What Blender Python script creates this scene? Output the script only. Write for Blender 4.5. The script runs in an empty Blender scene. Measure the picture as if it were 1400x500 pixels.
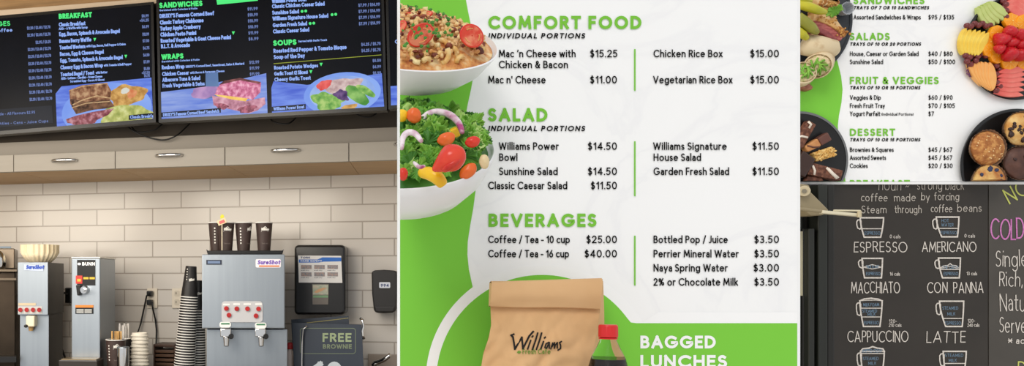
import bpy, bmesh, math, random
from mathutils import Vector, Matrix, noise
sc = bpy.context.scene
COL = sc.collection
F = 1200.0            # focal length in pixels of the 1400 x 500 frame
CX, CY = 300.0, 380.0 # principal point (horizon line at row 380)
EYE = 1.5
pi = math.pi
rnd = random.Random(5)
def D(a): return math.radians(a)

# ------------------------------------------------------------------ materials
def lin(c):
    c = c/255.0
    return c/12.92 if c <= .04045 else ((c+.055)/1.055)**2.4
def rgb(c): return (lin(c[0]), lin(c[1]), lin(c[2]), 1)
MATS = {}
def mat(name, c, rough=.6, metal=0, spec=.5, emit=0, c2=None, scale=20, bump=0, bscale=None, contrast=(.35,.65), trans=0, ior=1.45, stretch=None, coat=0, alpha=1, detail=4, c3=None):
    if name in MATS: return MATS[name]
    m = bpy.data.materials.new(name); m.use_nodes = True
    nt = m.node_tree; N = nt.nodes; Lk = nt.links
    b = N['Principled BSDF']
    b.inputs['Base Color'].default_value = rgb(c)
    b.inputs['Roughness'].default_value = rough
    b.inputs['Metallic'].default_value = metal
    b.inputs['Specular IOR Level'].default_value = spec
    b.inputs['Transmission Weight'].default_value = trans
    b.inputs['IOR'].default_value = ior
    b.inputs['Coat Weight'].default_value = coat
    b.inputs['Alpha'].default_value = alpha
    src = None
    if c2 is not None or bump:
        tc = N.new('ShaderNodeTexCoord'); out = tc.outputs['Object']
        if stretch:
            mp = N.new('ShaderNodeMapping'); mp.inputs['Scale'].default_value = stretch
            Lk.new(out, mp.inputs['Vector']); out = mp.outputs['Vector']
    if c2 is not None:
        nz = N.new('ShaderNodeTexNoise'); nz.inputs['Scale'].default_value = scale; nz.inputs['Detail'].default_value = detail
        Lk.new(out, nz.inputs['Vector'])
        rp = N.new('ShaderNodeValToRGB')
        rp.color_ramp.elements[0].position = contrast[0]; rp.color_ramp.elements[0].color = rgb(c)
        rp.color_ramp.elements[1].position = contrast[1]; rp.color_ramp.elements[1].color = rgb(c2)
        if c3 is not None:
            e = rp.color_ramp.elements.new((contrast[0]+contrast[1])/2); e.color = rgb(c3)
        Lk.new(nz.outputs['Fac'], rp.inputs['Fac'])
        Lk.new(rp.outputs['Color'], b.inputs['Base Color']); src = rp.outputs['Color']
    if bump:
        nb = N.new('ShaderNodeTexNoise'); nb.inputs['Scale'].default_value = bscale or scale; nb.inputs['Detail'].default_value = 5
        Lk.new(out, nb.inputs['Vector'])
        bp = N.new('ShaderNodeBump'); bp.inputs['Strength'].default_value = bump; bp.inputs['Distance'].default_value = .003
        Lk.new(nb.outputs['Fac'], bp.inputs['Height']); Lk.new(bp.outputs['Normal'], b.inputs['Normal'])
    if emit:
        b.inputs['Emission Strength'].default_value = emit
        b.inputs['Emission Color'].default_value = rgb(c)
        if src: Lk.new(src, b.inputs['Emission Color'])
        b.inputs['Base Color'].default_value = (.002,.002,.002,1); b.inputs['Specular IOR Level'].default_value = min(spec,.08); b.inputs['Roughness'].default_value = .25
        if src:
            for l in list(b.inputs['Base Color'].links): Lk.remove(l)
    MATS[name] = m
    return m

# ------------------------------------------------------------------ spaces
class Space:
    def __init__(s, M): s.M = M
WORLD = Space(Matrix.Identity(4))
TH = D(13.6)
YW = 4.08
YS = 3.4
CAFE = Space(Matrix.Translation((0,YW,0)) @ Matrix.Rotation(-TH,4,'Z'))  # x along the tiled wall, -y out of it
TS = D(17.6)
SCRN = Space(Matrix.Translation((0,YS,0)) @ Matrix.Rotation(-TS,4,'Z'))
def W(px, py, Y): return Vector(((px-CX)/F*Y, Y, EYE+(CY-py)/F*Y))
def _plane(px, py, d, th, y0):
    k = (px-CX)/F; c, s = math.cos(th), math.sin(th)
    Y = (y0*c-d)/(c+k*s)
    return Vector((Y*k*c-(Y-y0)*s, -d, EYE+(CY-py)/F*Y))
def L(px, py, d): return _plane(px, py, d, TH, YW)
def LS(px, py, d=0): return _plane(px, py, d, TS, YS)

# ------------------------------------------------------------------ mesh collecting
class MB:
    def __init__(s): s.v = []; s.f = []
    def add(s, vs, fs, M=None):
        b = len(s.v)
        s.v += [M @ Vector(v) if M else Vector(v) for v in vs]
        s.f += [tuple(b+i for i in f) for f in fs]
        return s
    def box(s, a, b, M=None):
        x0,x1 = sorted((a[0],b[0])); y0,y1 = sorted((a[1],b[1])); z0,z1 = sorted((a[2],b[2]))
        return s.add([(x0,y0,z0),(x1,y0,z0),(x1,y1,z0),(x0,y1,z0),(x0,y0,z1),(x1,y0,z1),(x1,y1,z1),(x0,y1,z1)],
            [(0,3,2,1),(4,5,6,7),(0,1,5,4),(1,2,6,5),(2,3,7,6),(3,0,4,7)], M)
    def prism(s, pts, off):       # closed polygon pts (3D) swept by the vector off
        n = len(pts); off = Vector(off); p = [Vector(q) for q in pts]
        return s.add(p+[q+off for q in p], [tuple(range(n)), tuple(range(2*n-1,n-1,-1))]+[(i,i+n,(i+1)%n+n,(i+1)%n) for i in range(n)])
    def lathe(s, prof, seg=32, M=None, wob=None, caps=True):   # prof: (r,z) pairs
        vs = []; fs = []; n = len(prof)
        for i,(r,z) in enumerate(prof):
            for k in range(seg):
                a = 2*pi*k/seg; q = 1+(wob(a,i) if wob else 0)
                vs.append((r*q*math.cos(a), r*q*math.sin(a), z))
        for i in range(n-1):
            for k in range(seg):
                k2 = (k+1)%seg; fs.append((i*seg+k, i*seg+k2, (i+1)*seg+k2, (i+1)*seg+k))
        if caps:
            fs.append(tuple(range(seg-1,-1,-1))); fs.append(tuple((n-1)*seg+k for k in range(seg)))
        return s.add(vs, fs, M)
    def tube(s, pts, r, seg=10):
        p = [Vector(q) for q in pts]; n = len(p); rs = r if isinstance(r,(list,tuple)) else [r]*n
        vs = []; up = Vector((.13,.31,.94))
        for i in range(n):
            t = (p[min(i+1,n-1)]-p[max(i-1,0)]).normalized()
            a = t.cross(up)
            if a.length < .05: a = t.cross(Vector((1,0,0)))
            a.normalize(); b = t.cross(a)
            for k in range(seg):
                g = 2*pi*k/seg; vs.append(p[i]+(a*math.cos(g)+b*math.sin(g))*rs[i])
        fs = [(i*seg+k, i*seg+(k+1)%seg, (i+1)*seg+(k+1)%seg, (i+1)*seg+k) for i in range(n-1) for k in range(seg)]
        fs += [tuple(range(seg-1,-1,-1)), tuple((n-1)*seg+k for k in range(seg))]
        return s.add(vs, fs)
    def cyl(s, p0, p1, r0, r1=None, seg=24): return s.tube([p0,p1],[r0, r0 if r1 is None else r1],seg)
    def blob(s, c, r, M=None, seg=16, rings=10, nz=0, nsc=6, seed=0):  # ellipsoid, optionally lumpy
        vs = []; fs = []
        r = Vector(r) if not isinstance(r,(int,float)) else Vector((r,r,r))
        for i in range(rings+1):
            ph = pi*i/rings
            for k in range(seg):
                a = 2*pi*k/seg
                d = Vector((math.sin(ph)*math.cos(a), math.sin(ph)*math.sin(a), math.cos(ph)))
                q = 1+nz*noise.noise(d*nsc*.3+Vector((seed*7.3,seed*3.1,seed)))
                vs.append(Vector((d.x*r.x,d.y*r.y,d.z*r.z))*q)
        for i in range(rings):
            for k in range(seg):
                fs.append((i*seg+k,(i+1)*seg+k,(i+1)*seg+(k+1)%seg,i*seg+(k+1)%seg))
        T = Matrix.Translation(c) @ (M.to_4x4() if M else Matrix.Identity(4))
        return s.add(vs, fs, T)
    def grid(s, fn, nu, nv, thick=None):
        vs = [fn(i/nu, j/nv) for j in range(nv+1) for i in range(nu+1)]
        fs = [(j*(nu+1)+i, j*(nu+1)+i+1, (j+1)*(nu+1)+i+1, (j+1)*(nu+1)+i) for j in range(nv) for i in range(nu)]
        return s.add(vs, fs)
    def mesh(s, name, org, cuts=(), smooth=None, fill=False, merge=False):
        me = bpy.data.meshes.new(name)
        bm = bmesh.new()
        bv = [bm.verts.new(v) for v in s.v]
        for f in s.f:
            try: bm.faces.new([bv[i] for i in f])
            except ValueError: pass
        if merge: bmesh.ops.remove_doubles(bm, verts=bm.verts, dist=1e-6)
        bmesh.ops.recalc_face_normals(bm, faces=bm.faces)
        for co, no in cuts:
            r = bmesh.ops.bisect_plane(bm, geom=list(bm.verts)+list(bm.edges)+list(bm.faces), plane_co=co, plane_no=no, clear_inner=True)
            if fill:
                ed = [e for e in r['geom_cut'] if isinstance(e, bmesh.types.BMEdge) and e.is_boundary]
                if ed: bmesh.ops.holes_fill(bm, edges=ed, sides=0)
        bmesh.ops.translate(bm, verts=bm.verts, vec=-Vector(org))
        bm.to_mesh(me); bm.free()
        if smooth is not None:
            for p in me.polygons: p.use_smooth = True
            if smooth < 179:
                me.set_sharp_from_angle(angle=D(smooth))
        return me
    def centre(s):
        lo = [min(v[i] for v in s.v) for i in range(3)]; hi = [max(v[i] for v in s.v) for i in range(3)]
        return Vector(((lo[0]+hi[0])/2,(lo[1]+hi[1])/2,lo[2]))

ORG = {}
def props(o, label=None, cat=None, group=None, kind=None):
    if label: o['label'] = label
    if cat: o['category'] = cat
    if group: o['group'] = group
    if kind: o['kind'] = kind
    return o
def thing(name, label, cat, org, space=WORLD, group=None):
    o = bpy.data.objects.new(name, None); COL.objects.link(o)
    o.empty_display_size = .05
    o.matrix_world = space.M @ Matrix.Translation(org)
    ORG[o] = Vector(org)
    return props(o, label, cat, group)
def mods(o, bevel=0, seg=2, solid=0, sub=0):
    if solid:
        m = o.modifiers.new('solid','SOLIDIFY'); m.thickness = solid; m.offset = 0
    if bevel:
        m = o.modifiers.new('bevel','BEVEL'); m.width = bevel; m.segments = seg; m.limit_method = 'ANGLE'; m.angle_limit = D(35)
    if sub:
        m = o.modifiers.new('sub','SUBSURF'); m.levels = sub; m.render_levels = sub
def part(name, mb, m, parent, label=None, smooth=None, cuts=(), fill=False, kind=None, bevel=0, solid=0, sub=0, merge=False):
    org = ORG[parent]
    o = bpy.data.objects.new(name, mb.mesh(name, org, cuts, smooth, fill, merge)); COL.objects.link(o)
    o.data.materials.append(m); o.parent = parent; ORG[o] = org
    if label: o['label'] = label
    if kind: o['kind'] = kind
    mods(o, bevel, 2, solid, sub)
    return o
def solo(name, mb, m, label=None, cat=None, space=WORLD, group=None, kind=None, smooth=None, cuts=(), fill=False, bevel=0, solid=0, sub=0, merge=False):
    org = mb.centre()
    o = bpy.data.objects.new(name, mb.mesh(name, org, cuts, smooth, fill, merge)); COL.objects.link(o)
    o.data.materials.append(m); o.matrix_world = space.M @ Matrix.Translation(org); ORG[o] = org
    mods(o, bevel, 2, solid, sub)
    return props(o, label, cat, group, kind)
def dup(o, label=None, parent=None):
    """copy of a thing (or part) with its parts; returns the copy"""
    c = o.copy(); COL.objects.link(c)
    if parent: c.parent = parent
    if label: c['label'] = label
    for ch in list(o.children): dup(ch, None, c)
    ORG[c] = ORG.get(o)
    return c

# ------------------------------------------------------------------ stroke lettering
def a(cx,cy,rx,ry,s,e):
    n = max(3,int(abs(e-s)/18))
    return [(cx+rx*math.cos(D(s+(e-s)*i/n)), cy+ry*math.sin(D(s+(e-s)*i/n))) for i in range(n+1)]
G = {
'A':[[(0,0),(.4,1),(.8,0)],[(.14,.31),(.66,.31)]],
'B':[[(0,0),(0,1)],[(0,1),(.27,1)]+a(.27,.765,.24,.235,90,-90)+[(.02,.53)],[(.24,.53),(.3,.53)]+a(.3,.265,.28,.265,90,-90)+[(0,0)]],
'C':[a(.5,.5,.5,.5,48,312)],
'D':[[(0,0),(0,1),(.25,1)]+a(.25,.5,.5,.5,90,-90)+[(0,0)]],
'E':[[(.48,1),(0,1),(0,0),(.48,0)],[(0,.52),(.42,.52)]],
'F':[[(.46,1),(0,1),(0,0)],[(0,.5),(.4,.5)]],
'G':[a(.5,.5,.5,.5,48,340)+[(.96,.44),(.58,.44)]],
'H':[[(0,0),(0,1)],[(.68,0),(.68,1)],[(0,.52),(.68,.52)]],
'I':[[(0,0),(0,1)]],
'J':[[(.3,1),(.3,.25)]+a(.08,.25,.22,.25,0,-110)],
'K':[[(0,0),(0,1)],[(.54,1),(.02,.48)],[(.18,.62),(.6,0)]],
'L':[[(0,1),(0,0),(.44,0)]],
'M':[[(0,0),(.1,1),(.47,.2),(.84,1),(.94,0)]],
'N':[[(0,0),(0,1),(.7,0),(.7,1)]],
'O':[a(.5,.5,.5,.5,90,450)],
'P':[[(0,0),(0,1)],[(0,1),(.28,1)]+a(.28,.73,.27,.27,90,-90)+[(.02,.46)]],
'Q':[a(.5,.5,.5,.5,90,450),[(.6,.3),(.9,-.05)]],
'R':[[(0,0),(0,1)],[(0,1),(.28,1)]+a(.28,.74,.26,.26,90,-90)+[(.02,.48)],[(.26,.48),(.56,0)]],
'S':[a(.27,.755,.24,.245,40,270)+a(.27,.255,.27,.255,90,-145)],
'T':[[(0,1),(.64,1)],[(.32,1),(.32,0)]],
'U':[[(0,1),(0,.33)]+a(.33,.33,.33,.33,180,360)+[(.66,1)]],
'V':[[(0,1),(.39,0),(.78,1)]],
'W':[[(0,1),(.28,0),(.58,.95),(.88,0),(1.16,1)]],
'X':[[(0,1),(.66,0)],[(.64,1),(0,0)]],
'Y':[[(0,1),(.34,.47),(.68,1)],[(.34,.47),(.34,0)]],
'Z':[[(.02,1),(.6,1),(0,0),(.6,0)]],
'a':[[(.06,.56)]+a(.22,.45,.2,.21,125,0)+[(.42,0)],[(.42,.39),(.24,.39)]+a(.2,.195,.2,.195,90,270)+[(.28,.01),(.42,.12)]],
'b':[[(0,1.05),(0,0)],a(.31,.33,.31,.33,180,540)],
'c':[a(.31,.33,.31,.33,52,308)],
'd':[[(.62,1.05),(.62,0)],a(.31,.33,.31,.33,0,360)],
'e':[[(.02,.36),(.6,.36)]+a(.31,.33,.3,.33,5,312)],
'f':[a(.3,.84,.18,.22,65,180)+[(.12,0)],[(-.02,.64),(.32,.64)]],
'g':[a(.31,.33,.31,.33,0,360),[(.62,.66),(.62,-.04)]+a(.33,-.04,.29,.26,0,-145)],
'h':[[(0,1.05),(0,0)],[(0,.38)]+a(.26,.4,.26,.26,180,0)+[(.52,0)]],
'i':[[(0,.66),(0,0)],[(0,.92),(0,.96)]],
'j':[[(.1,.66),(.1,-.1)]+a(-.04,-.1,.14,.18,0,-100),[(.1,.92),(.1,.96)]],
'k':[[(0,1.05),(0,0)],[(.42,.66),(.02,.3)],[(.14,.42),(.46,0)]],
'l':[[(0,1.05),(0,0)]],
'm':[[(0,.66),(0,0)],[(0,.4)]+a(.22,.42,.22,.24,180,0)+[(.44,0)],[(.44,.4)]+a(.66,.42,.22,.24,180,0)+[(.88,0)]],
'n':[[(0,.66),(0,0)],[(0,.38)]+a(.26,.4,.26,.26,180,0)+[(.52,0)]],
'o':[a(.32,.33,.32,.33,90,450)],
'p':[[(0,.66),(0,-.3)],a(.31,.33,.31,.33,180,540)],
'q':[[(.62,.66),(.62,-.3)],a(.31,.33,.31,.33,0,360)],
'r':[[(0,.66),(0,0)],[(0,.36)]+a(.24,.4,.24,.26,180,75)],
's':[a(.19,.495,.17,.165,40,270)+a(.19,.165,.19,.165,90,-145)],
't':[[(.14,.92),(.14,.15)]+a(.29,.15,.15,.15,180,290),[(0,.64),(.34,.64)]],
'u':[[(0,.66),(0,.26)]+a(.26,.26,.26,.26,180,360),[(.52,.66),(.52,0)]],
'v':[[(0,.66),(.27,0),(.54,.66)]],
'w':[[(0,.66),(.2,0),(.42,.62),(.64,0),(.84,.66)]],
'x':[[(0,.66),(.48,0)],[(.46,.66),(0,0)]],
'y':[[(0,.66),(.28,0)],[(.56,.66),(.16,-.3)]],
'z':[[(0,.66),(.42,.66),(0,0),(.42,0)]],
'0':[a(.29,.5,.29,.5,90,450)],
'1':[[(0,.78),(.24,1),(.24,0)]],
'2':[a(.27,.72,.26,.28,165,-25)+[(0,0),(.54,0)]],
'3':[a(.25,.755,.22,.245,140,-90)+a(.25,.265,.26,.265,90,-140)],
'4':[[(.44,0),(.44,1),(0,.27),(.58,.27)]],
'5':[[(.48,1),(.1,1),(.05,.54)]+a(.24,.32,.27,.32,120,-140)],
'6':[a(.28,.3,.28,.3,0,360),[(.4,1),(.06,.48)]],
'7':[[(0,1),(.52,1),(.14,0)]],
'8':[a(.27,.76,.22,.24,90,450),a(.27,.27,.27,.27,90,450)],
'9':[a(.28,.7,.28,.3,0,360),[(.53,.56),(.18,0)]],
'$':[a(.25,.73,.21,.2,40,270)+a(.25,.28,.24,.25,90,-145),[(.25,1.1),(.25,-.1)]],
'.':[[(.0,0),(.0,.03)]], ',':[[(.05,.04),(0,-.16)]],
'/':[[(0,-.1),(.4,1.05)]],
'&':[[(.66,0),(.14,.66)]+a(.28,.8,.16,.2,200,-20)+[(.06,.42)]+a(.27,.24,.26,.24,150,350)+[(.66,.5)]],
"'":[[(0,.98),(0,.76)]], '`':[[(.06,1),(0,.8)]],
'%':[a(.18,.78,.16,.2,90,450),a(.7,.22,.16,.2,90,450),[(.7,1),(.18,0)]],
'-':[[(0,.36),(.3,.36)]], '~':[[(0,.3),(.12,.42),(.3,.3),(.42,.42)]],
'(':[a(.4,.45,.4,.65,140,220)], ')':[a(-.2,.45,.4,.65,40,-40)],
'!':[[(0,1),(0,.3)],[(0,0),(0,.04)]], '*':[[(0,.2),(.5,.8)],[(.5,.2),(0,.8)],[(-.05,.5),(.55,.5)]],
'+':[[(0,.35),(.5,.35)],[(.25,.1),(.25,.6)]],
':':[[(0,0),(0,.04)],[(0,.5),(0,.54)]],
'#':[[(0,.5),(.2,.1),(.4,.9),(.6,.1)]],
}
def ribbon(mb, pts, w, f, ext=True):
    """flat stroke of pixel width w along pts (pixel coords), mapped to 3D by f"""
    p = []
    for q in pts:
        if not p or (abs(q[0]-p[-1][0])+abs(q[1]-p[-1][1])) > 1e-4: p.append(q)
    if len(p) < 2: return
    closed = abs(p[0][0]-p[-1][0])+abs(p[0][1]-p[-1][1]) < 1e-3 and len(p) > 3
    h = w/2
    for i in range(1, len(p)-1):      # very sharp corners: two strokes instead of a pinched mitre
        u = (p[i][0]-p[i-1][0], p[i][1]-p[i-1][1]); v = (p[i+1][0]-p[i][0], p[i+1][1]-p[i][1])
        if u[0]*v[0]+u[1]*v[1] < -.2*math.hypot(*u)*math.hypot(*v):
            ribbon(mb, p[:i+1], w, f, ext); ribbon(mb, p[i:], w, f, ext); return
    mb.k = getattr(mb,'k',0)+1
    q0 = f(*p[0]); nrm = (f(p[0][0]+1,p[0][1])-q0).cross(f(p[0][0],p[0][1]+1)-q0).normalized()*(-(mb.k%9)*2.5e-5)
    if nrm.y > 0: nrm = -nrm
    if not closed and ext:
        def e_(a_, b_):
            l = math.hypot(a_[0]-b_[0], a_[1]-b_[1]); return (a_[0]+(a_[0]-b_[0])/l*h, a_[1]+(a_[1]-b_[1])/l*h)
        p[0], p[-1] = e_(p[0],p[1]), e_(p[-1],p[-2])
    if closed: p = p[:-1]
    n = len(p); vs = []
    for i in range(n):
        pr = p[i-1] if (i or closed) else None; nx = p[(i+1)%n] if (i < n-1 or closed) else None
        ds = []
        for A_, B_ in ((pr,p[i]),(p[i],nx)):
            if A_ is None or B_ is None: continue
            l = math.hypot(B_[0]-A_[0],B_[1]-A_[1]) or 1; ds.append(((B_[0]-A_[0])/l,(B_[1]-A_[1])/l))
        nx_ = sum(-d[1] for d in ds)/len(ds); ny_ = sum(d[0] for d in ds)/len(ds)
        l2 = nx_*nx_+ny_*ny_
        if l2 < .1: l2 = .1
        k = h/l2 if len(ds) > 1 else h
        vs += [f(p[i][0]+nx_*k, p[i][1]+ny_*k)+nrm, f(p[i][0]-nx_*k, p[i][1]-ny_*k)+nrm]
    m = n if closed else n-1
    mb.add(vs, [(2*i, 2*i+1, 2*((i+1)%n)+1, 2*((i+1)%n)) for i in range(m)])
def text(mb, s, x0, y0, x1, cap, w, f, y1=None, slant=0, track=0, hand=0, seed=0, ext=True):
    """write s from x0 to x1 (pixels) on the baseline y0 (to y1), capital height cap and stroke width w in pixels"""
    y1 = y0 if y1 is None else y1
    r = random.Random(seed+len(s)); pen = 0; strokes = []
    for ch in s:
        if ch == ' ': pen += .40+track; continue
        g = G[ch]; xs = [q[0] for st in g for q in st]; lo, hi = min(xs), max(xs)
        dy = r.uniform(-.04,.04)*hand; rot = r.uniform(-.07,.07)*hand
        for st in g: strokes.append([(pen+q[0]-lo+rot*q[1], q[1]+dy) for q in st])
        pen += hi-lo+.2+w/cap+track
    xs = [q[0] for st in strokes for q in st]; lo, hi = min(xs), max(xs)
    ln = math.hypot(x1-x0, y1-y0); ux, uy = (x1-x0)/ln, (y1-y0)/ln; h = w/2
    sx = (ln-w)/max(hi-lo,.05) if hi-lo > .12 else cap
    sy = cap-w
    for st in strokes:
        pts = []
        for q in st:
            xx = h+(q[0]-lo)*sx+slant*q[1]*sy; yy = h+q[1]*sy
            pts.append((x0+ux*xx+uy*yy, y0+uy*xx-ux*yy))
        ribbon(mb, pts, w, f, ext)
    return mb
def poly(mb, pts, f):
    mb.add([f(*p) for p in pts], [tuple(range(len(pts)))])
    return mb
# ------------------------------------------------------------------ camera, light
cam = bpy.data.objects.new('camera', bpy.data.cameras.new('camera')); COL.objects.link(cam)
cam.location = (0,0,EYE); cam.rotation_euler = (pi/2,0,0)
cam.data.sensor_width = 36; cam.data.lens = 36*F/1400; cam.data.shift_y = 130/1400; cam.data.shift_x = (700-CX)/1400
cam.data.clip_start = .05
sc.camera = cam
sc.view_settings.view_transform = 'Standard'; sc.view_settings.look = 'None'
sc.view_settings.gamma = 1; sc.view_settings.use_curve_mapping = False
sc.view_settings.exposure = 0
w = bpy.data.worlds.new('sky'); w.use_nodes = True; sc.world = w
w.node_tree.nodes['Background'].inputs['Color'].default_value = (.97,.985,1,1)
w.node_tree.nodes['Background'].inputs['Strength'].default_value = .80
def area(name, loc, aim, size, power, col=(1,1,1)):
    l = bpy.data.lights.new(name,'AREA'); l.energy = power; l.color = col; l.shape = 'DISK'; l.size = size
    o = bpy.data.objects.new(name,l); COL.objects.link(o); o.location = loc
    o.rotation_euler = (Vector(aim)-Vector(loc)).to_track_quat('-Z','Y').to_euler()
    return o
sun = bpy.data.lights.new('daylight','SUN'); sun.energy = 1.0; sun.angle = D(25); sun.color = (1,.97,.92)
so = bpy.data.objects.new('daylight', sun); COL.objects.link(so); so.rotation_euler = Vector((.45,.75,-.75)).to_track_quat('-Z','Y').to_euler()
for u, v, e in ((-1.75,-2.3,26),(-.25,-2.45,24)):
    q = CAFE.M @ Vector((u,v,2.12))
    area('cafe_fill_light', q, (q.x+(.75 if u < -1 else .4),q.y+2.2,1.25), 1.1, e, (1,.90,.76))  # added unseen fill lights, hung low to thin the cabinets' shadow on the tiles

# ------------------------------------------------------------------ shared materials
WHITE = mat('white_paint',(247,247,247),.7)
GREEN = mat('leaf_green_ink',(128,206,70),.7,spec=.2)
TXT = mat('black_ink',(12,12,12),.8,spec=.1)
GTXT = mat('green_ink',(124,196,66),.8,spec=.2)
WTXT = mat('white_ink',(252,252,252),.8,spec=.2)
def marble_mat():
    m = mat('white_marble_print',(250,250,250),.75,spec=.2)
    nt = m.node_tree; N = nt.nodes; K = nt.links
    tc = N.new('ShaderNodeTexCoord'); n1 = N.new('ShaderNodeTexNoise'); n1.inputs['Scale'].default_value = 5; n1.inputs['Detail'].default_value = 7; n1.inputs['Distortion'].default_value = 1.2
    K.new(tc.outputs['Object'], n1.inputs['Vector'])
    r = N.new('ShaderNodeValToRGB'); e = r.color_ramp.elements
    e[0].position = .40; e[0].color = rgb((251,251,251)); e[1].position = .60; e[1].color = rgb((251,251,251))
    x = e.new(.5); x.color = rgb((246,246,247)); x = e.new(.47); x.color = rgb((250,250,250)); x = e.new(.53); x.color = rgb((250,250,250))
    K.new(n1.outputs['Fac'], r.inputs['Fac']); K.new(r.outputs['Color'], N['Principled BSDF'].inputs['Base Color'])
    return m
MARBLE = marble_mat()

# ------------------------------------------------------------------ the setting
floor_m = mat('pale_floor',(226,222,216),.6,c2=(216,211,204),scale=3)
solo('floor', MB().box((-4.5,-4,-.05),(4.5,6,0)), floor_m, kind='structure')
WHITE_T = mat('white_plaster',(238,238,238),.8,c2=(246,246,246),scale=8)
px2 = lambda px,Y: (px-CX)/F*Y
# white partition that carries the big menu; its 4-pixel edges show as white strips
solo('wall_front', MB().prism([(px2(543,1.205),1.205,0),(px2(1094,1.205),1.205,0),(px2(1094,1.26),1.26,0),(px2(543,1.26)+.006,1.26,0)],(0,0,2.6)), WHITE, kind='structure')
solo('trim_ledge', MB().box((.30,1.0,1.19),(.53,1.205,1.22)), WHITE, kind='structure')
solo('wall_right', MB().box((1.5,2.42,0),(2.6,2.5,2.75)), WHITE, kind='structure')
tile = mat('glazed_wall_tiles',(214,206,196),.18,spec=.5)
def tile_nodes(m):
    nt = m.node_tree; N = nt.nodes; K = nt.links
    tc = N.new('ShaderNodeTexCoord'); mp = N.new('ShaderNodeMapping')
    br = N.new('ShaderNodeTexBrick')
    K.new(tc.outputs['Object'], mp.inputs['Vector'])
    mp.inputs['Rotation'].default_value = (pi/2,0,0)
    K.new(mp.outputs['Vector'], br.inputs['Vector'])
    br.inputs['Color1'].default_value = rgb((212,206,198)); br.inputs['Color2'].default_value = rgb((204,198,190))
    br.inputs['Mortar'].default_value = rgb((168,160,150))
    br.inputs['Scale'].default_value = 1; br.inputs['Brick Width'].default_value = .281; br.inputs['Row Height'].default_value = .0768
    br.inputs['Mortar Size'].default_value = .003; br.inputs['Mortar Smooth'].default_value = .1
    br.offset = .5
    K.new(br.outputs['Color'], N['Principled BSDF'].inputs['Base Color'])
    bp = N.new('ShaderNodeBump'); bp.inputs['Strength'].default_value = .6; bp.inputs['Distance'].default_value = .002; bp.invert = True
    K.new(br.outputs['Fac'], bp.inputs['Height']); K.new(bp.outputs['Normal'], N['Principled BSDF'].inputs['Normal'])
    return mp
mp = tile_nodes(tile)
wb = solo('wall_back', MB().box((-1.9,0,0),(1.45,.1,2.75)), tile, space=CAFE, kind='structure')
p_ = L(140,308,0)      # a mortar crossing seen there fixes the phase of the tiling
o_ = ORG[wb]; mp.inputs['Location'].default_value = (-(p_.x-o_.x)+.1405*.2, (p_.z-o_.z), 0)
solo('wall_left', MB().box((-2.0,-1.9,0),(-1.9,.1,2.75)), mat('beige_plaster',(190,178,160),.8), space=CAFE, kind='structure')
solo('wall_corner', MB().box((1.5,2.5,0),(1.58,3.8,2.75)), mat('beige_plaster',(190,178,160),.8), kind='structure')
solo('ceiling', MB().box((-2.0,-1.55,2.75),(1.45,.1,2.82)), mat('ceiling_paint',(176,160,136),.8), space=CAFE, kind='structure')
# bulkhead over the cabinets
tb = L(140,190,.47).z; tf = L(140,207,.5).z; tu = L(140,231,.5).z
solo('trim_bulkhead', MB().box((-1.9,-.42,tb),(1.3,0,2.75)), mat('dark_bulkhead',(72,64,55),.8,c2=(64,57,50),scale=5), space=CAFE, kind='structure')
solo('trim_fascia', MB().box((-1.9,-.475,tf+.001),(1.3,0,tb)), mat('grey_fascia',(136,129,119),.6), space=CAFE, kind='structure')
zr0, zr1 = L(0,21,.6).z, L(0,13.5,.6).z
solo('trim_rail', MB().box((-1.9,-.60,zr0),(1.3,-.42,zr1)), mat('beige_rail',(186,168,146),.5), space=CAFE, kind='structure', bevel=.003)
solo('trim_soffit', MB().box((-1.9,-.59,zr1+.001),(1.3,-.42,2.75)), mat('soffit_wood',(120,92,58),.5,c2=(150,118,78),scale=4,stretch=(1,14,14)), space=CAFE, kind='structure')

# ------------------------------------------------------------------ big menu
YB = 1.2
def fb(px, py): return W(px, py, YB-.0012)
def fb1(px, py): return W(px, py, YB-.0004)
def fb2(px, py): return W(px, py, YB-.0008)
KL = (547-CX)/F
CUTL = (Vector((0,0,EYE)), Vector((1,-KL,0)).normalized())
def edge(px): return 0
menu = thing('menu_board','tall white marble menu listing comfort food, salads, drinks and bagged lunches','menu board', W(818,500,YB))
part('board_panel', MB().box(W(547,-12,YB), W(1090,560,YB)+Vector((0,.0055,0))), MARBLE, menu)
wave = [(547,-12),(635,-12),(637,0),(640,16),(643.5,33),(647,55),(649,80),(648,100),(644,122),(640,140),(638,150),(639,168),(643,195),(648,225),(650.5,245),(650,262),(647,285),(642.5,310),(639.5,330),(639,348),(641,368),(646,391),(660,560),(547,560)]
part('green_wave', poly(MB(), wave, fb1), GREEN, menu)
def arcpx(cx,cy,r,s,e,n=40): return [(cx+r*math.cos(D(s+(e-s)*i/n)), cy-r*math.sin(D(s+(e-s)*i/n))) for i in range(n+1)]
ol = MB(); poly(ol, arcpx(741,520,159,190,30,60)+[(900,426.5),(1090,426.5),(1090,560),(585,560)], lambda x,y: W(x,y,YB-.0006))
part('white_outline', ol, WTXT, menu)
gb = MB(); poly(gb, arcpx(741,520,144.5,196,36,60)+[(862.5,440.5),(870,441.5),(1090,441.5),(1090,560),(602,560)], fb2)
part('green_band', gb, GREEN, menu)
def line(name, s, x0, y, x1, cap, w, m, parent=menu, f=fb, cuts=(), **k):
    return part(name, text(MB(), s, x0, y, x1, cap, w, f, **k), m, parent, cuts=cuts)
for s,x1,y,x0 in (('COMFORT FOOD',877,39.8,667.5),('SALAD',748.5,166,667.5),('BEVERAGES',815.5,310,668)):
    line('heading_lettering', s, x0, y, x1, 18.2, 4.1, GTXT, track=.08)
for y in (52.6,179.2): line('subheading_lettering','INDIVIDUAL PORTIONS',667.5,y,799.5,7.4,1.55,TXT,slant=.22,track=.12)
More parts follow.
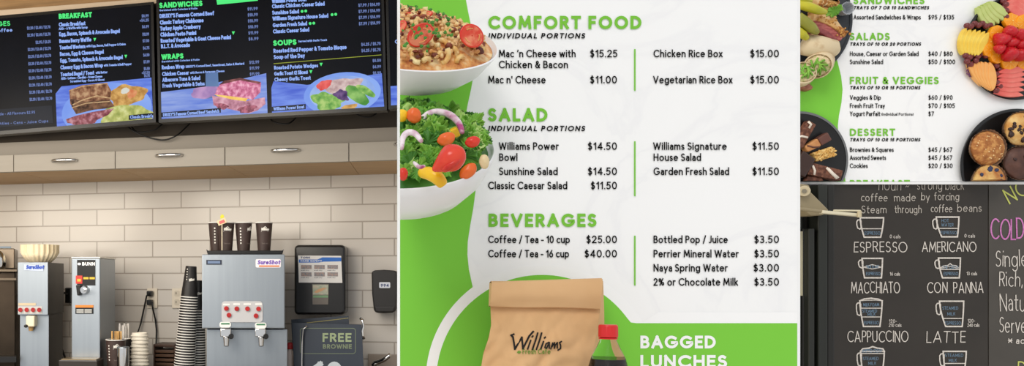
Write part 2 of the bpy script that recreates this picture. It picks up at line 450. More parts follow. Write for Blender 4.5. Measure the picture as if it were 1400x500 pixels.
ITEMS = [("Mac `n Cheese with",682,787,78.3),("Chicken & Bacon",682,776.5,93.3),("Mac n' Cheese",667.5,746,114),("Chicken Rice Box",893.5,988,78.3),("Vegetarian Rice Box",893,1001.5,114),
 ("Williams Power",682,764,204.8),("Bowl",682.5,707.5,220),("Sunshine Salad",682.5,762.5,239.2),("Classic Caesar Salad",667.5,775.5,258.6),("Williams Signature",893,993.5,204.8),("House Salad",893.5,958.5,220),("Garden Fresh Salad",893.5,997,239.2),
 ("Coffee / Tea - 10 cup",667.5,779,332.2),("Coffee / Tea - 16 cup",667.5,778,351.7),("Bottled Pop / Juice",893.5,995,332.2),("Perrier Mineral Water",893.5,1010,351.7),("Naya Spring Water",893.5,995,371),("2% or Chocolate Milk",893.5,1009,390.3)]
for s,x0,x1,y in ITEMS: line('item_lettering', s, x0, y, x1, 10.4, 1.55, TXT)
for s,x0,x1,y in [("$15.25",807,844,78.3),("$11.00",807,843.5,114),("$15.00",1026,1065,78.3),("$15.00",1026,1065,114),("$14.50",804,843.5,204.8),("$14.50",804,843.5,239.2),("$11.50",808,843.5,258.6),("$11.50",1029,1065,204.8),("$11.50",1029,1065,239.2),
 ("$25.00",802,843.5,332.2),("$40.00",799.5,843.5,351.7),("$3.50",1031.5,1065,332.2),("$3.50",1031.5,1065,351.7),("$3.00",1030.5,1065,371),("$3.50",1031.5,1065,390.3)]:
    line('price_lettering', s, x0, y, x1, 10.4, 1.55, TXT)
for y0,y1 in ((67,124),(193,268),(322,390)):
    m_ = MB(); ribbon(m_, [(868,y0),(868,y1)], 2, fb, False); part('divider_line', m_, GTXT, menu)
line('heading_lettering','BAGGED',875.5,476,978.5,17.5,3.9,WTXT)
line('heading_lettering','LUNCHES',875.5,502.5,994,17.5,3.9,WTXT)

# ------------------------------------------------------------------ tray menu on the right wall
YR = 2.4
def fr(px, py): return W(px, py, YR-.0012)
def fr1(px, py): return W(px, py, YR-.0004)
CUTB = (W(1200,248,YR), Vector((0,0,1)))
KB = (CY-248)/F
CUTP = (Vector((0,0,EYE)), Vector((0,-KB,1)).normalized())
tray = thing('menu_board','smaller white menu of sandwich, fruit and dessert trays above the chalkboard','menu board', W(1250,248,YR))
part('board_panel', MB().box(W(1085,-14,YR), W(1410,248,YR)+Vector((0,.02,0))), MARBLE, tray)
wv = [(1085,-14),(1138,-14),(1136,40),(1139,66),(1145,84),(1150,104),(1152,122),(1150.5,140),(1147,158),(1145.5,172),(1146.5,190),(1152,215),(1156,248),(1085,248)]
part('green_wave', poly(MB(), wv, fr1), GREEN, tray)
def lr(name, s, x0, y, x1, cap, w, m, **k): return line(name, s, x0, y, x1, cap, w, m, parent=tray, f=fr, **k)
for s,x1,y,x0 in (('SANDWICHES',1264,5.6,1167),('SALADS',1216.5,55,1162),('FRUIT & VEGGIES',1283.5,115,1162),('DESSERT',1224,185.8,1162)):
    lr('heading_lettering', s, x0, y, x1, 10.2, 2.2, GTXT, track=.08)
part('heading_lettering', text(MB(),'BREAKFAST',1162,256,1244,10.2,2.1,fr), GTXT, tray, cuts=(CUTB,))
for s,x0,x1,y in (('TRAYS OF 7 OR 10 SANDWICHES',1167,1270,12.8),('TRAYS OF 10 OR 20 PORTIONS',1162,1259,62.6),('TRAYS OF 10 OR 15 PORTIONS',1162,1258,122.2),('TRAYS OF 10 OR 15 PORTIONS',1162,1258,193.2)):
    lr('subheading_lettering', s, x0, y, x1, 4.7, 1.05, TXT, slant=.22, track=.12)
for s,x0,x1,y in (('Assorted Sandwiches & Wraps',1167,1259,26.6),('House, Caesar or Garden Salad',1162,1256,76.6),('Sunshine Salad',1162,1207.5,87.6),('Veggies & Dip',1162,1204.5,136.4),('Fresh Fruit Tray',1162,1210,147.6),('Yogurt Parfait',1162,1203.5,158.6),
  ('Brownies & Squares',1162,1222,207.7),('Assorted Sweets',1162,1211.5,218.6),('Cookies',1162,1186.5,229.6)):
    lr('item_lettering', s, x0, y, x1, 6.3, .95, TXT)
lr('note_lettering','(Individual Portions)',1205,158,1249,4,.6,TXT)
for s,x1,y in (('$95 / $135',1304.5,26.6),('$40 / $80',1302.5,76.6),('$50 / $100',1306,87.6),('$60 / $90',1302.5,136.4),('$70 / $105',1305.5,147.6),('$7',1277,158.6),('$45 / $67',1302,207.7),('$45 / $67',1302,218.6),('$20 / $30',1302.5,229.6)):
    lr('price_lettering', s, 1269.5, y, x1, 6.3, .95, TXT)

solo('trim_strip', MB().box(W(1088,248.4,YR), W(1420,251.6,YR)+Vector((0,.021,0))), WHITE, kind='structure')
# ------------------------------------------------------------------ chalkboards
CB1 = mat('chalkboard_slate',(42,36,30),.45,c2=(50,44,37),scale=7,contrast=(.3,.75))
CB2 = mat('chalkboard_slate_sheen',(66,61,55),.4,c2=(78,73,66),scale=6,contrast=(.3,.75))  # lighter tone paints in the sheen reflected by the right-hand board
CH = mat('white_chalk',(226,218,208),.9,spec=.1,c2=(200,192,184),scale=300)
CHD = mat('thin_white_chalk',(186,178,168),.9,spec=.1)
CBL = mat('blue_chalk',(120,146,168),.9,spec=.1)
CPK = mat('pink_chalk',(216,140,196),.9,spec=.1,c2=(190,110,170),scale=200)
CYE = mat('yellow_chalk',(196,200,110),.9,spec=.1)
YC = YR+.012
def fc(px, py): return W(px, py, YC-.001)
cb = thing('chalkboard','dark chalkboard of coffee drinks drawn as eight white chalk cups','chalkboard', W(1240,500,YC))
part('slate_panel', MB().box(W(1128,252,YC), W(1350.6,640,YC)+Vector((0,.009,0))), CB1, cb)
CTOP = (W(1200,252.5,YC), Vector((0,0,-1)))
def ch(name, s, x0, y, x1, cap, w, m, par=None, cuts=(), **k): return line(name, s, x0, y, x1, cap, w, m, parent=par or cb, f=fc, cuts=cuts, hand=1, **k)
ch('chalk_lettering','houn ~',1201,260,1243,15,.9,CHD,cuts=(CTOP,)); ch('chalk_lettering','strong black',1254,259,1318,13,.9,CHD,cuts=(CTOP,))
for s,x0,x1,y in (('coffee',1177,1213.5,275),('made',1222,1252,275),('by',1259,1271,274),('forcing',1277,1311.5,273.5),('Steam',1178,1212,291.5),('through',1223,1260,291),('coffee',1272.5,1302,290),('beans',1308.5,1342,289.5)):
    ch('chalk_lettering', s, x0, y, x1, 10.4, 1, CHD)
for s,x0,x1,y,c in (('ESPRESSO',1167,1240.5,344.5,14.5),('AMERICANO',1260.5,1335,344,14),('MACCHIATO',1163.5,1230.5,400.5,15.5),('CON  PANNA',1267.5,1344.5,400.5,15),('CAPPUCCINO',1158.5,1242,467.5,15.5),('LATTE',1266.5,1320.5,468.5,16)):
    ch('drink_name_lettering', s, x0, y, x1, c, 1.2, CH)
for s,x0,x1,y in (('0 cals',1216.5,1231,325.5),('0 cals',1318.5,1333,324.5),('16 cals',1216.5,1230.5,376.5),('13 cals',1321.5,1336,376),('120-',1215.5,1226,441),('210 cals',1215,1232.5,446.5),('120-',1323,1333,440.5),('240 cals',1322.5,1339,446.5)):
    ch('calorie_lettering', s, x0, y, x1, 4.8, .62, CH)
def cup(tl, tr, bl, br, yt, yb, lines, hy, top=None, words=()):
    mb = MB(); w_ = 2.0
    def xs(y): t = (y-yt)/(yb-yt); t = t**1.6; return tl+(bl-tl)*t, tr+(br-tr)*t
    left = [(xs(yt+(yb-yt)*i/8)[0], yt+(yb-yt)*i/8) for i in range(9)]; right = [(xs(yt+(yb-yt)*i/8)[1], yt+(yb-yt)*i/8) for i in range(8,-1,-1)]
    ribbon(mb, left+right+([left[0]] if top != 'round' else []), w_, fc)
    if top == 'round': ribbon(mb, [(tl,yt),(tl+6,yt-2.6),((tl+tr)/2,yt-3.6),(tr-5,yt-2.2),(tr,yt)], w_, fc); ribbon(mb,[(tl,yt),(tl+9,yt-.8),(tr-9,yt-1),(tr,yt)],.9,fc)
    if top == 'foam': ribbon(mb, [(tl,yt),(tl+3,yt-3.5),(tl+12,yt-4.5),((tl+tr)/2,yt-6.5),(tr-10,yt-4.5),(tr-2,yt-3.5),(tr,yt)], w_, fc)
    for y in lines: ribbon(mb, [(xs(y)[0],y),(xs(y)[1],y)], 1.2, fc)
    h0, h1 = hy
    ribbon(mb, [(tl+.5,h0),(tl-3.2,h0+.6),(tl-4.8,h0+3),(tl-4.6,(h0+h1)/2+1),(tl-3.4,h1-1.5),(tl-.5,h1),(tl+1.2,h1-1.2),(tl+1.2,h0+2)], 1.6, fc)
    if top == 'swirl':
        ribbon(mb, [(tl+3,yb-14),(tl+8,yb-16.5),(tl+13,yb-17),(tl+16,yb-19.5),(tl+19,yb-17),(tl+24,yb-16.5),(tr-3,yb-14)], 1.3, fc); ribbon(mb, [(tl+3,yb-13),(tl+16,yb-15.5),(tr-3,yb-13)], .8, fc)
    if top == 'lens':
        ribbon(mb, [(tl+1.5,yb-14.5),(tl+14,yb-18),(tr-1.5,yb-14.5)], 1.1, fc); ribbon(mb, [(tl+1.5,yb-14.5),(tl+14,yb-12),(tr-1.5,yb-14.5)], 1.1, fc)
    c = part('cup_drawing', mb, CH, cb)
    for s,x0,x1,y in words: part('ingredient_lettering', text(MB(), s, x0, y, x1, 4.4, .48, fc, hand=1), CBL, c)
cup(1176,1208,1181.5,1204,297.5,324,(312.5,),(300,313),None,(('ESPRESSO',1182,1203.5,320.5),))
cup(1280,1311,1287.5,1309,296.5,323.5,(312,),(299,313),None,(('HOT',1287,1297,303.5),('WATER',1287,1303.5,309.5),('ESPRESSO',1286,1308,320)))
cup(1178.5,1206.5,1182,1205,353,379.5,(),(355,366),'lens',(('MILK FOAM',1184,1202,366.5),('ESPRESSO',1184,1203.5,376)))
cup(1283,1313,1288.5,1311.5,352.5,379.5,(368,),(355,367),'swirl',(('WHIP CREAM',1288,1310,367),('ESPRESSO',1290,1310,376)))
cup(1175.5,1206,1180.5,1203,411,446,(421,433),(413.5,431),'round',(('MILK FOAM',1180,1202,418.5),('STEAMED',1179,1199,427),('MILK',1186,1197,431.6),('ESPRESSO',1181,1201.5,443)))
cup(1284.5,1317.5,1293,1315.5,411.5,446,(435,),(414,430),None,(('STEAMED',1288.5,1310,423),('MILK',1295,1306,431),('ESPRESSO',1292,1314,443.5)))
cup(1176.5,1209,1181,1205,480,516,(483,),(482,500),'foam',(('WHIPPED CREAM',1178,1206,481.5),('STEAMED',1180,1201,492),('MILK',1187,1198,498.5)))
cup(1289.5,1321,1294,1317,480,516,(496.5,),(483,500),None,(('STEAMED',1292,1317,487.5),('MILK',1297,1308,494.5)))
cb2 = thing('chalkboard','greyer chalkboard at the right advertising cold drinks in pink chalk','chalkboard', W(1390,500,YC))
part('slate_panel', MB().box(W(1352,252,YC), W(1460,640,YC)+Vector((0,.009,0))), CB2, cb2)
ch('chalk_lettering','COLD-BREW',1354,327,1450,29,2.0,CPK,cb2,track=-.08)
for s,x0,x1,y,c in (('Single-origin',1361.5,1455,364,22),('Rich, smooth',1366,1460,391,20),('Natural',1366.5,1420,425,24),('Served',1366.5,1412,454.5,21),('* add',1378,1409,470,9)):
    ch('chalk_lettering', s, x0, y, x1, c, 1.25, CH, cb2)
part('chalk_lettering', text(MB(),'NOW',1380,279,1430,22,2.0,fc,y1=252,hand=1), CYE, cb2)
ch('chalk_lettering','D',1391,512,1403,19,1.8,CYE,cb2)
# dark door frame in front of the chalkboard's left edge, with the closer
dk = [mat('door_frame_green_black',(34,36,30),.45,c2=(27,29,24),scale=9,stretch=(1,1,.1)), mat('door_frame_black',(18,18,16),.5), mat('door_frame_brown_black',(30,28,24),.5)]  # near-black colours of the frame bands, the third a brown black
solo('door_1', MB().box(W(1070,252,2.36), W(1098,640,2.36)+Vector((0,.05,0))), dk[0], kind='structure', bevel=.003)
solo('window_1', MB().box(W(1094,316,2.352), W(1098.5,404,2.352)+Vector((0,.005,0))), mat('pale_door_glass',(196,188,160),.1), kind='structure')
fr_ = [(1098,1106,2.35,dk[1]),(1106,1114,2.33,dk[0]),(1114,1119,2.36,dk[1]),(1119,1132,2.33,dk[0]),(1132,1141,2.37,dk[2])]
for i,(x0,x1,Y,m) in enumerate(fr_):
    solo('trim_door_%d'%(i+1), MB().box(W(x0,252 if i>1 else 312,Y), W(x1,640,Y)+Vector((0,2.42-Y,0))), m, kind='structure', bevel=.003)
solo('trim_header', MB().box(W(1094,252,2.375), W(1119,314,2.375)+Vector((0,.04,0))), dk[2], kind='structure', bevel=.003)
IV = mat('ivory_metal',(196,182,150),.4)
dc = thing('door_closer','ivory metal door closer with a long folding arm across the dark door frame','door closer', W(1110,290,2.3))
b_ = MB(); b_.prism([W(1090,250,2.29),W(1107,252.5,2.29),W(1109,262,2.29),W(1134,287,2.29),W(1126,294,2.29),W(1109,294.5,2.29),W(1090,279,2.29)], (0,.05,0))
part('closer_body', b_, mat('tan_metal',(150,136,106),.45), dc, bevel=.004)
c_ = MB(); c_.cyl(W(1099.5,261,2.275),W(1099.5,261,2.295),.014,seg=28); part('pivot_cap', c_, IV, dc, smooth=40, bevel=.002)
c_ = MB(); c_.cyl(W(1099.5,261,2.272),W(1099.5,261,2.28),.006,seg=6); part('pivot_bolt', c_, mat('dull_steel',(150,142,125),.4,.8), dc)
c_ = MB(); c_.tube([W(1090,285,2.27),W(1125,289,2.27)],.0045); part('arm', c_, mat('tan_metal',(150,136,106),.45), dc, smooth=40)
c_ = MB(); c_.prism([W(1125,287,2.262),W(1176,291.5,2.262),W(1177,296,2.262),W(1125,291.5,2.262)],(0,.016,0)); part('arm', c_, mat('cream_metal',(222,212,184),.4), dc, bevel=.002)
c_ = MB(); c_.tube([W(1140,287.5,2.275),W(1176,288,2.275)],.0024); part('arm_rod', c_, mat('cream_metal',(222,212,184),.4), dc, smooth=40)
c_ = MB(); c_.cyl(W(1175,288,2.258),W(1175,297,2.258),.005,seg=16); part('elbow_pin', c_, IV, dc, smooth=40)
# ------------------------------------------------------------------ café: fittings
BLK = mat('black_plastic',(16,16,17),.35)
STEEL = mat('brushed_steel',(160,168,176),.38,1,c2=(156,164,172),scale=60,stretch=(1,1,.04),bump=.02,bscale=160)
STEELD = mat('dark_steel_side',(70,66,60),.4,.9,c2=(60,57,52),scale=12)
CHROME = mat('chrome',(215,215,215),.12,1)
CABW = mat('cream_cabinet_front',(154,147,136),.5,c2=(148,141,130),scale=3,stretch=(1,1,8))
WOODU = mat('tan_cabinet_underside',(190,154,104),.5,c2=(178,140,92),scale=4,stretch=(1,10,10))
counter = solo('worktop', MB().box((-1.88,-.72,1.02),(1.25,-.005,1.06)), mat('brown_worktop',(84,70,58),.35,c2=(70,58,48),scale=60), 'brown speckled worktop under the machines and cups','worktop', CAFE, bevel=.006)
solo('base_cabinet', MB().box((-1.86,-.66,0),(1.2,-.01,1.019)), mat('cream_cabinet_front',(0,0,0)), 'plain cream base cabinet below the brown worktop','cabinet', CAFE, bevel=.004)
# wall cabinets: seams at these pixel columns
seams = [-130,18.5,157.5,307.5,477,600]
labs = ['cream wall cabinet cut off by the left edge of the photo','cream wall cabinet with chrome handle under the first menu screen','cream wall cabinet with chrome handle under the left end of the sandwich screen','cream wall cabinet with chrome handle under the soup half of the second screen','cream wall cabinet at the far right beside the menu partition']
hx = [(-75,224),(88.5,219.6),(231.5,212.6),(390.5,205.8),(560,197)]
for i in range(5):
    A = L(seams[i],231,.5); B = L(seams[i+1],231,.5)
    c = thing('wall_cabinet', labs[i], 'cabinet', Vector(((A.x+B.x)/2,-.25,tu)), CAFE, 'cabinets in a row over the tiled wall')
    part('body', MB().box((A.x+.001,-.478,tu+.004),(B.x-.001,-.004,tf-.004)), WOODU, c)
    d = part('door', MB().box((A.x+.0012,-.5,tu),(B.x-.0012,-.479,tf)), CABW, c, bevel=.002)
    h = L(hx[i][0],hx[i][1],.5); m_ = MB()
    pts = [(h.x+.056*math.sin(t*pi/2*.999) , -.503-.022*math.cos(t*pi/2)**.7, h.z) for t in [k/7-1 for k in range(15)]]
    m_.tube(pts, [.0035+.0035*math.cos(t*pi/2) for t in [k/7-1 for k in range(15)]], 12)
    for s in (-1,1): m_.blob((h.x+s*.05,-.506,h.z),(.011,.006,.007))
    hd = part('handle', m_, CHROME, d, 'chrome handle', smooth=60)
# ------------------------------------------------------------------ menu screens
SB = mat('screen_black',(9,11,17),.25,spec=.08,emit=1.0,c2=(15,17,25),scale=3)
BEZ = mat('screen_bezel',(9,8,8),.3)
SG = mat('screen_green_text',(86,240,130),emit=1.0)
SW = mat('screen_blue_white_text',(150,180,250),emit=.95)
SWD = mat('screen_dim_text',(120,140,200),emit=.75)
SBL = mat('screen_blue_glow',(74,100,206),emit=1.0,c2=(120,150,235),scale=7,stretch=(1,1,7))
SLB = mat('screen_pale_table',(150,170,226),emit=1.0,c2=(98,126,214),scale=6,stretch=(1,1,9))
SPL = mat('screen_plate_blue',(112,146,232),emit=1.0,c2=(140,172,240),scale=4)
def pic(name, c, c2, sc_, c3=None, con=(.35,.65)): return mat(name, c, emit=1.0, c2=c2, scale=sc_, contrast=con, c3=c3)
P_TOAST = pic('picture_toast',(92,56,40),(196,158,120),38,(150,104,76))
P_BACON = pic('picture_bacon',(110,52,60),(196,140,150),45,(150,84,92))
P_POT = pic('picture_potato',(170,120,60),(222,176,104),40,(196,150,84))
P_EGG = pic('picture_egg',(150,160,84),(214,216,150),34,(186,190,110))
P_MEAT = pic('picture_corned_beef',(176,84,118),(242,178,200),60,(214,124,158))
P_BREAD = pic('picture_bread',(150,92,110),(226,176,190),30,(200,140,160))
P_CHEESE = pic('picture_cheese',(232,180,70),(250,214,120),30)
P_SALG = pic('picture_salad_green',(92,150,70),(176,206,120),40,(130,180,90))
P_SALP = pic('picture_salad_purple',(60,44,90),(130,100,150),40)
P_TOM = pic('picture_tomato',(206,60,60),(236,110,104),30)
P_CUK = pic('picture_cucumber',(74,140,60),(150,196,110),20)
P_CHK = pic('picture_chicken',(180,150,150),(226,204,200),40)
P_TAG = mat('picture_tag',(30,34,44),emit=1.0)
def scr(name, label, q, items):
    """q: TL,TR,BR,BL corners in pixels on the slanted screen plane"""
    P = [LS(*p) for p in q]; c = (P[2]+P[3])/2
    t = thing(name, label, 'menu screen', c, SCRN, 'digital menu screens in a row over the cabinets')
    part('casing', MB().prism([LS(p[0],p[1],-.004) for p in q], (0,.05,0)), BEZ, t, bevel=.003)
    # bezel as four bars round the display
    ins = [(q[0][0]+3.5,q[0][1]+4),(q[1][0]-3.5,q[1][1]+4),(q[2][0]-3.5,q[2][1]-5),(q[3][0]+3.5,q[3][1]-5)]
    for i in range(4):
        j = (i+1)%4
        part('bezel', MB().prism([LS(*q[i],.002),LS(*q[j],.002),LS(*ins[j],.002),LS(*ins[i],.002)],(0,.006,0)), BEZ, t)
    part('display_panel', MB().prism([LS(*p,-.002) for p in ins],(0,.002,0)), SB, t)
    items(t, ins)
    return t
def fS(k): return lambda x,y: LS(x,y,-.0015+k*.0006)
def clipq(ins):
    """cut planes keeping what lies inside the display"""
    P = [LS(*p) for p in ins]; out = []
    for i in range(4):
        e = P[(i+1)%4]-P[i]; n = Vector((0,-1,0)).cross(e).normalized()
        if n.dot(P[(i+2)%4]-P[i]) < 0: n = -n
        out.append((P[i], n))
    return tuple(out)
SL = -.055   # slope of the lettering on the screens, pixels down per pixel across
def st(t, cl, name, s, x0, y0, x1, cap, m, w=None, k=3, slope=SL):
    part(name, text(MB(), s, x0, y0, x1, cap, w or cap*.2, fS(k), y1=y0+slope*(x1-x0)), m, t, cuts=cl)
def shape(t, cl, name, pts, m, k):
    return part(name, poly(MB(), pts, fS(k)), m, t, cuts=cl)
def ell(cx,cy,rx,ry,rot=0,n=36,wob=0,seed=1):
    r = random.Random(seed); ph = [r.uniform(0,6.28) for _ in range(4)]
    o = []
    for i in range(n):
        g = 2*pi*i/n; q = 1+wob*(math.sin(3*g+ph[0])*.5+math.sin(5*g+ph[1])*.35+math.sin(8*g+ph[2])*.25)
        x, y = rx*q*math.cos(g), ry*q*math.sin(g)
        o.append((cx+x*math.cos(D(rot))-y*math.sin(D(rot)), cy+x*math.sin(D(rot))+y*math.cos(D(rot))))
    return o
def items1(t, ins):
    cl = clipq(ins)
    H = lambda *a_, **k: st(t, cl, 'heading_lettering', *a_, m=SG, **k)
    I = lambda *a_, **k: st(t, cl, 'item_lettering', *a_, m=SW, **k)
    Pp = lambda *a_, **k: st(t, cl, 'price_lettering', *a_, m=SWD, **k)
    H('BEVERAGES',-38,38,14,6.5); I('Fresh Roasted Coffee',-60,47.5,17,5)
    y = 40.5
    for i in range(11):
        Pp('$2.20 / $2.40 / $2.70' if i != 2 else '$2.95 / $3.25', (37 if i != 2 else 48)+i*.35, y+i*9.75, 69+i*.25, 4.2, w=.9)
    shape(t, cl, 'price_panel', [(-100,157),(71,144),(73,168),(-100,182)], P_TAG, 1)
    Pp('Iced Tea & Lemonade - All Flavours $2.95',-42,160,48,3.8,w=.7); Pp('Milk - Soda - Bottles - Cans - Juice Cups',-42,173,66,3.8,w=.7)
    H('BREAKFAST',80.5,26,126,7.2,w=1.9)
    for s,x0,x1,y,c in (('Classic Breakfast',80.5,117,36.5,5.6),('ADD: - A Waffle with Syrup',80.5,120,41,3.4),('Egg, Bacon, Spinach & Avocado Bagel',81,164,49.5,5.6),('Banana Berry Waffle',81.2,125,59,5.6),('Toasted Western',81.5,117,67.8,5.6),('with Egg, Bacon, Bell Pepper & Onion',118,172,64.8,3.4),('Bacon, Egg & Cheese Bagel',82,142,76.7,5.6),
        ('Egg, Tomato, Spinach & Avocado Bagel',82.4,168,85.5,5.6),('Cheesy Egg & Bacon Wrap',82.7,141,95,5.6),('with Tomato & Bell Pepper',142,180,91,3.4),('Toasted Bagel / Toast',83,129,104.5,5.6),('with Butter',131,147,101,3.4),('ADD: - Lettuce - Cheddar - Cream Cheese',83.5,140,109,3.4),('Scrambled Egg - Bacon (3 Slices)',96,143,112.8,3.2)):
        I(s,x0,y,x1,c,w=c*.22)
    for s,y in (('$8.99',24),('+$4.25',30),('$6.99',38.7),('$12.99',49),('$7.50',58),('$6.75',67.8),('$6.50',77.4),('$7.99',86.7),('$3.50',96),('+$1.50',101.5),('$4.95',105.5)):
        Pp(s,192.8-(3 if s[0]=='+' else 0)+y*.04,y,203+y*.02,4.2,w=.95)
    for x,y in ((129.5,54),(172,77)): shape(t, cl, 'vegetarian_mark', [(x-2,y-2),(x+2,y-2.2),(x,y+2.5)], SG, 3)
    shape(t, cl, 'table_picture', [(76,128),(84,118),(207,106),(210,176),(78,178)], SBL, .3)
    shape(t, cl, 'plate_picture', ell(146,150,62,36,-8), SPL, .8)
    shape(t, cl, 'potato_picture', ell(174,130,26,14,-10,wob=.18,seed=3), P_POT, 1.1)
    shape(t, cl, 'egg_picture', ell(172,160,36,17,-6,wob=.12,seed=4), P_EGG, 1.6)
    shape(t, cl, 'toast_picture', [(94.5,123),(112,116.5),(146,113),(152,124),(151,134),(150,139),(133,138),(112,144),(104,153),(96,142)], P_TOAST, 1.2)
    shape(t, cl, 'toast_picture', [(97,135),(118,139),(150,136),(158,147),(128,150),(104,156),(98,146)], pic('picture_toast_dark',(60,38,30),(140,100,74),40), 1.5)
    for pts,m_w in (([(95,124),(112,118),(130,116),(147,114)],1.2),([(100,143),(113,136.5),(132,131),(151,134)],1.6),([(99,147),(118,141),(150,138.5)],1.3)):
        b_ = MB(); ribbon(b_, pts, m_w, fS(1.8)); part('crust_picture', b_, pic('picture_crust_light',(220,186,140),(160,120,84),40), t, cuts=cl)
    shape(t, cl, 'egg_picture', ell(171,124,6,4,-20,wob=.1,seed=31), mat('picture_white',(226,226,214),emit=.9), 1.7)
    shape(t, cl, 'tomato_picture', ell(180,128,7,6,-30,wob=.2,seed=32), pic('picture_orange',(206,110,70),(224,160,110),40), 1.65)
    shape(t, cl, 'bacon_picture', [(90,163),(104,158),(126,153),(156,148),(148,157),(128,166),(106,170),(92,168)], P_BACON, 1.9)
    shape(t, cl, 'bacon_picture', [(97,170),(116,160),(136,158),(130,168),(112,172)], P_BACON, 2.2)
    shape(t, cl, 'caption_tag', [(176,157.5),(211,154),(211,160.5),(176,164)], P_TAG, 2.6)
    st(t, cl, 'caption_lettering','Classic Breakfast',178,162.2,214,4.4,SW,w=.9)
scr('menu_screen','wall menu screen of breakfast items showing toast and eggs',[(-118,32),(209.5,2.5),(213,167),(-114,193)],items1)
def items2(t, ins):
    cl = clipq(ins)
    H = lambda *a_, **k: st(t, cl, 'heading_lettering', *a_, m=SG, **k)
    I = lambda *a_, **k: st(t, cl, 'item_lettering', *a_, m=SW, **k)
    Pp = lambda *a_, **k: st(t, cl, 'price_lettering', *a_, m=SWD, **k)
    H('SANDWICHES',218,11.2,277,7.4,w=1.9); I('Garnished with Coleslaw & Pickle',218,15.5,270,2.6,w=.6)
    for s,x0,x1,y in (("DRUXY'S Famous Corned Beef",218.3,293,25),('Classic Turkey Clubhouse',218.7,278.5,33.7),('Turkey Apple Cranberry',219,274.5,42),('Chicken Pesto Panini',219.4,268.5,50.3),('Roasted Vegetable & Goat Cheese Panini',219.8,316,58.7),('B.L.T. & Avocado',220.2,260,66.3)):
        I(s,x0,y,x1,5.8,w=1.3)
    for i,s in enumerate(('$11.99','$10.99','$10.99','$10.99','$11.99','$8.99')): Pp(s,338.5+i*.3,14.5+i*8.2,352.5+i*.2,4.4,w=1)
    H('WRAPS',220.8,81.5,251,7.2,w=1.9); I('Garnished with Coleslaw & Pickle',221,85.5,273,2.6,w=.6)
    for s,x0,x1,y in (('Reuben Wrap',221.3,252.5,95),('Chicken Caesar',221.7,258.5,104),('Albacore Tuna & Salad',222,274,112),('Fresh Vegetable & Swiss',222.3,280,120)): I(s,x0,y,x1,5.6,w=1.2)
    I("DRUXY'S Corned Beef, Sauerkraut, Swiss & Mustard",254,92.8,334,3.4,w=.75); I('with Bacon & Parmesan Cheese',260,101,307,3.2,w=.7)
    for i,s in enumerate(('$12.99','$11.99','$11.99')): Pp(s,341+i*.3,87.5+i*8,354.5+i*.2,4.4,w=1)
    for x,y in ((319,45),(379,-2)): shape(t, cl, 'vegetarian_mark', [(x-2.2,y-2),(x+2.2,y-2.2),(x,y+2.6)], SG, 3)
    shape(t, cl, 'order_badge', [(295,-6),(352,-12),(352.5,1),(297,6.5)], SG, 1)
    for s,x0,x1,y in (('Williams Power Bowl',371.8,419,4.3),('Classic Chicken Caesar Salad',372,444,11.5),('Sunshine Salad',372.3,409,20.2),('Williams Signature House Salad',372.6,449,28.3),('Garden Fresh Salad',373,420,37.3),('Classic Caesar Salad',373.4,423,45.8)): I(s,x0,y,x1,5.6,w=1.25)
    for x,y in ((413,15.5),(418,15),(454,20),(459,19.5),(424,32),(429,31.6)): shape(t, cl, 'vegetarian_mark', ell(x,y,2,2,n=10), SG, 3)
    for i in range(4): Pp('$7.99 / $14.99',490+i*.25,9.5+i*8.4,519.5+i*.1,4.4,w=1)
    H('SOUPS',373.8,62.8,405.5,7.6,w=2); I('Served with Garlic Toast',408,58,447,3,w=.7)
    for s,x0,x1,y in (('Roasted Red Pepper & Tomato Bisque',374,474,72.5),('Soup of the Day',374.4,417,81)): I(s,x0,y,x1,5.8,w=1.3)
    for i in range(2): Pp('$4.25 / $5.75',494+i*.2,63+i*8.4,520.5,4.4,w=1)
    m_ = MB(); ribbon(m_, [(374.5,87),(521,75)], .9, fS(3)); part('divider_line', m_, mat('screen_gold_line',(160,170,60),emit=.9), t, cuts=cl)
    for s,x0,x1,y in (('Roasted Potato Wedges',374.8,435,95.3),('Garlic Toast (2 Slices)',375,421,103.5),('Cheesy Garlic Toast',375.3,425,111.5)): I(s,x0,y,x1,5.4,w=1.2)
    for i,s in enumerate(('$5.50','$4.99','$5.99')): Pp(s,509.5+i*.2,85+i*8.5,521,4.2,w=1)
    for x,y in ((439,88),(425,98)): shape(t, cl, 'vegetarian_mark', [(x-2.2,y-2),(x+2.2,y-2.2),(x,y+2.6)], SG, 3)
    # pictures
    shape(t, cl, 'table_picture', [(215,135),(219,126),(285,118),(300,112),(330,108),(364,100),(366,160),(216,168)], SLB, .3)
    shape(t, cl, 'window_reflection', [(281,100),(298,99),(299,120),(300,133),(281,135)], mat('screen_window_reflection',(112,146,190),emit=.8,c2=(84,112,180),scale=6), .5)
    shape(t, cl, 'sandwich_picture', ell(282,126,22,8,-8,wob=.15,seed=8), pic('picture_sandwich_blurred',(140,110,170),(190,150,196),20), .7)
    shape(t, cl, 'sandwich_picture', [(297,120),(304,112),(328,107),(357,113),(356,126),(346,136),(328,134),(306,131),(294,129)], P_MEAT, 1.2)
    shape(t, cl, 'bread_picture', [(299,116),(306,110.5),(328,106.5),(357,112),(354,114.5),(328,109.5),(308,114)], pic('picture_crust',(70,36,40),(150,90,90),30), 1.6)
    shape(t, cl, 'cheese_picture', [(293,129),(312,131),(339,134.5),(336,138.5),(318,136),(298,131.5)], P_CHEESE, 1.8)
    shape(t, cl, 'sandwich_picture', [(290,131),(306,133),(334,138.5),(350,135),(362,133),(363,142),(352,151),(340,155),(318,150),(292,144)], P_BREAD, 1.4)
    shape(t, cl, 'meat_picture', ell(338,149,13,5,-10,wob=.2,seed=9), pic('picture_meat_dark',(96,40,56),(190,110,130),60), 2.0)
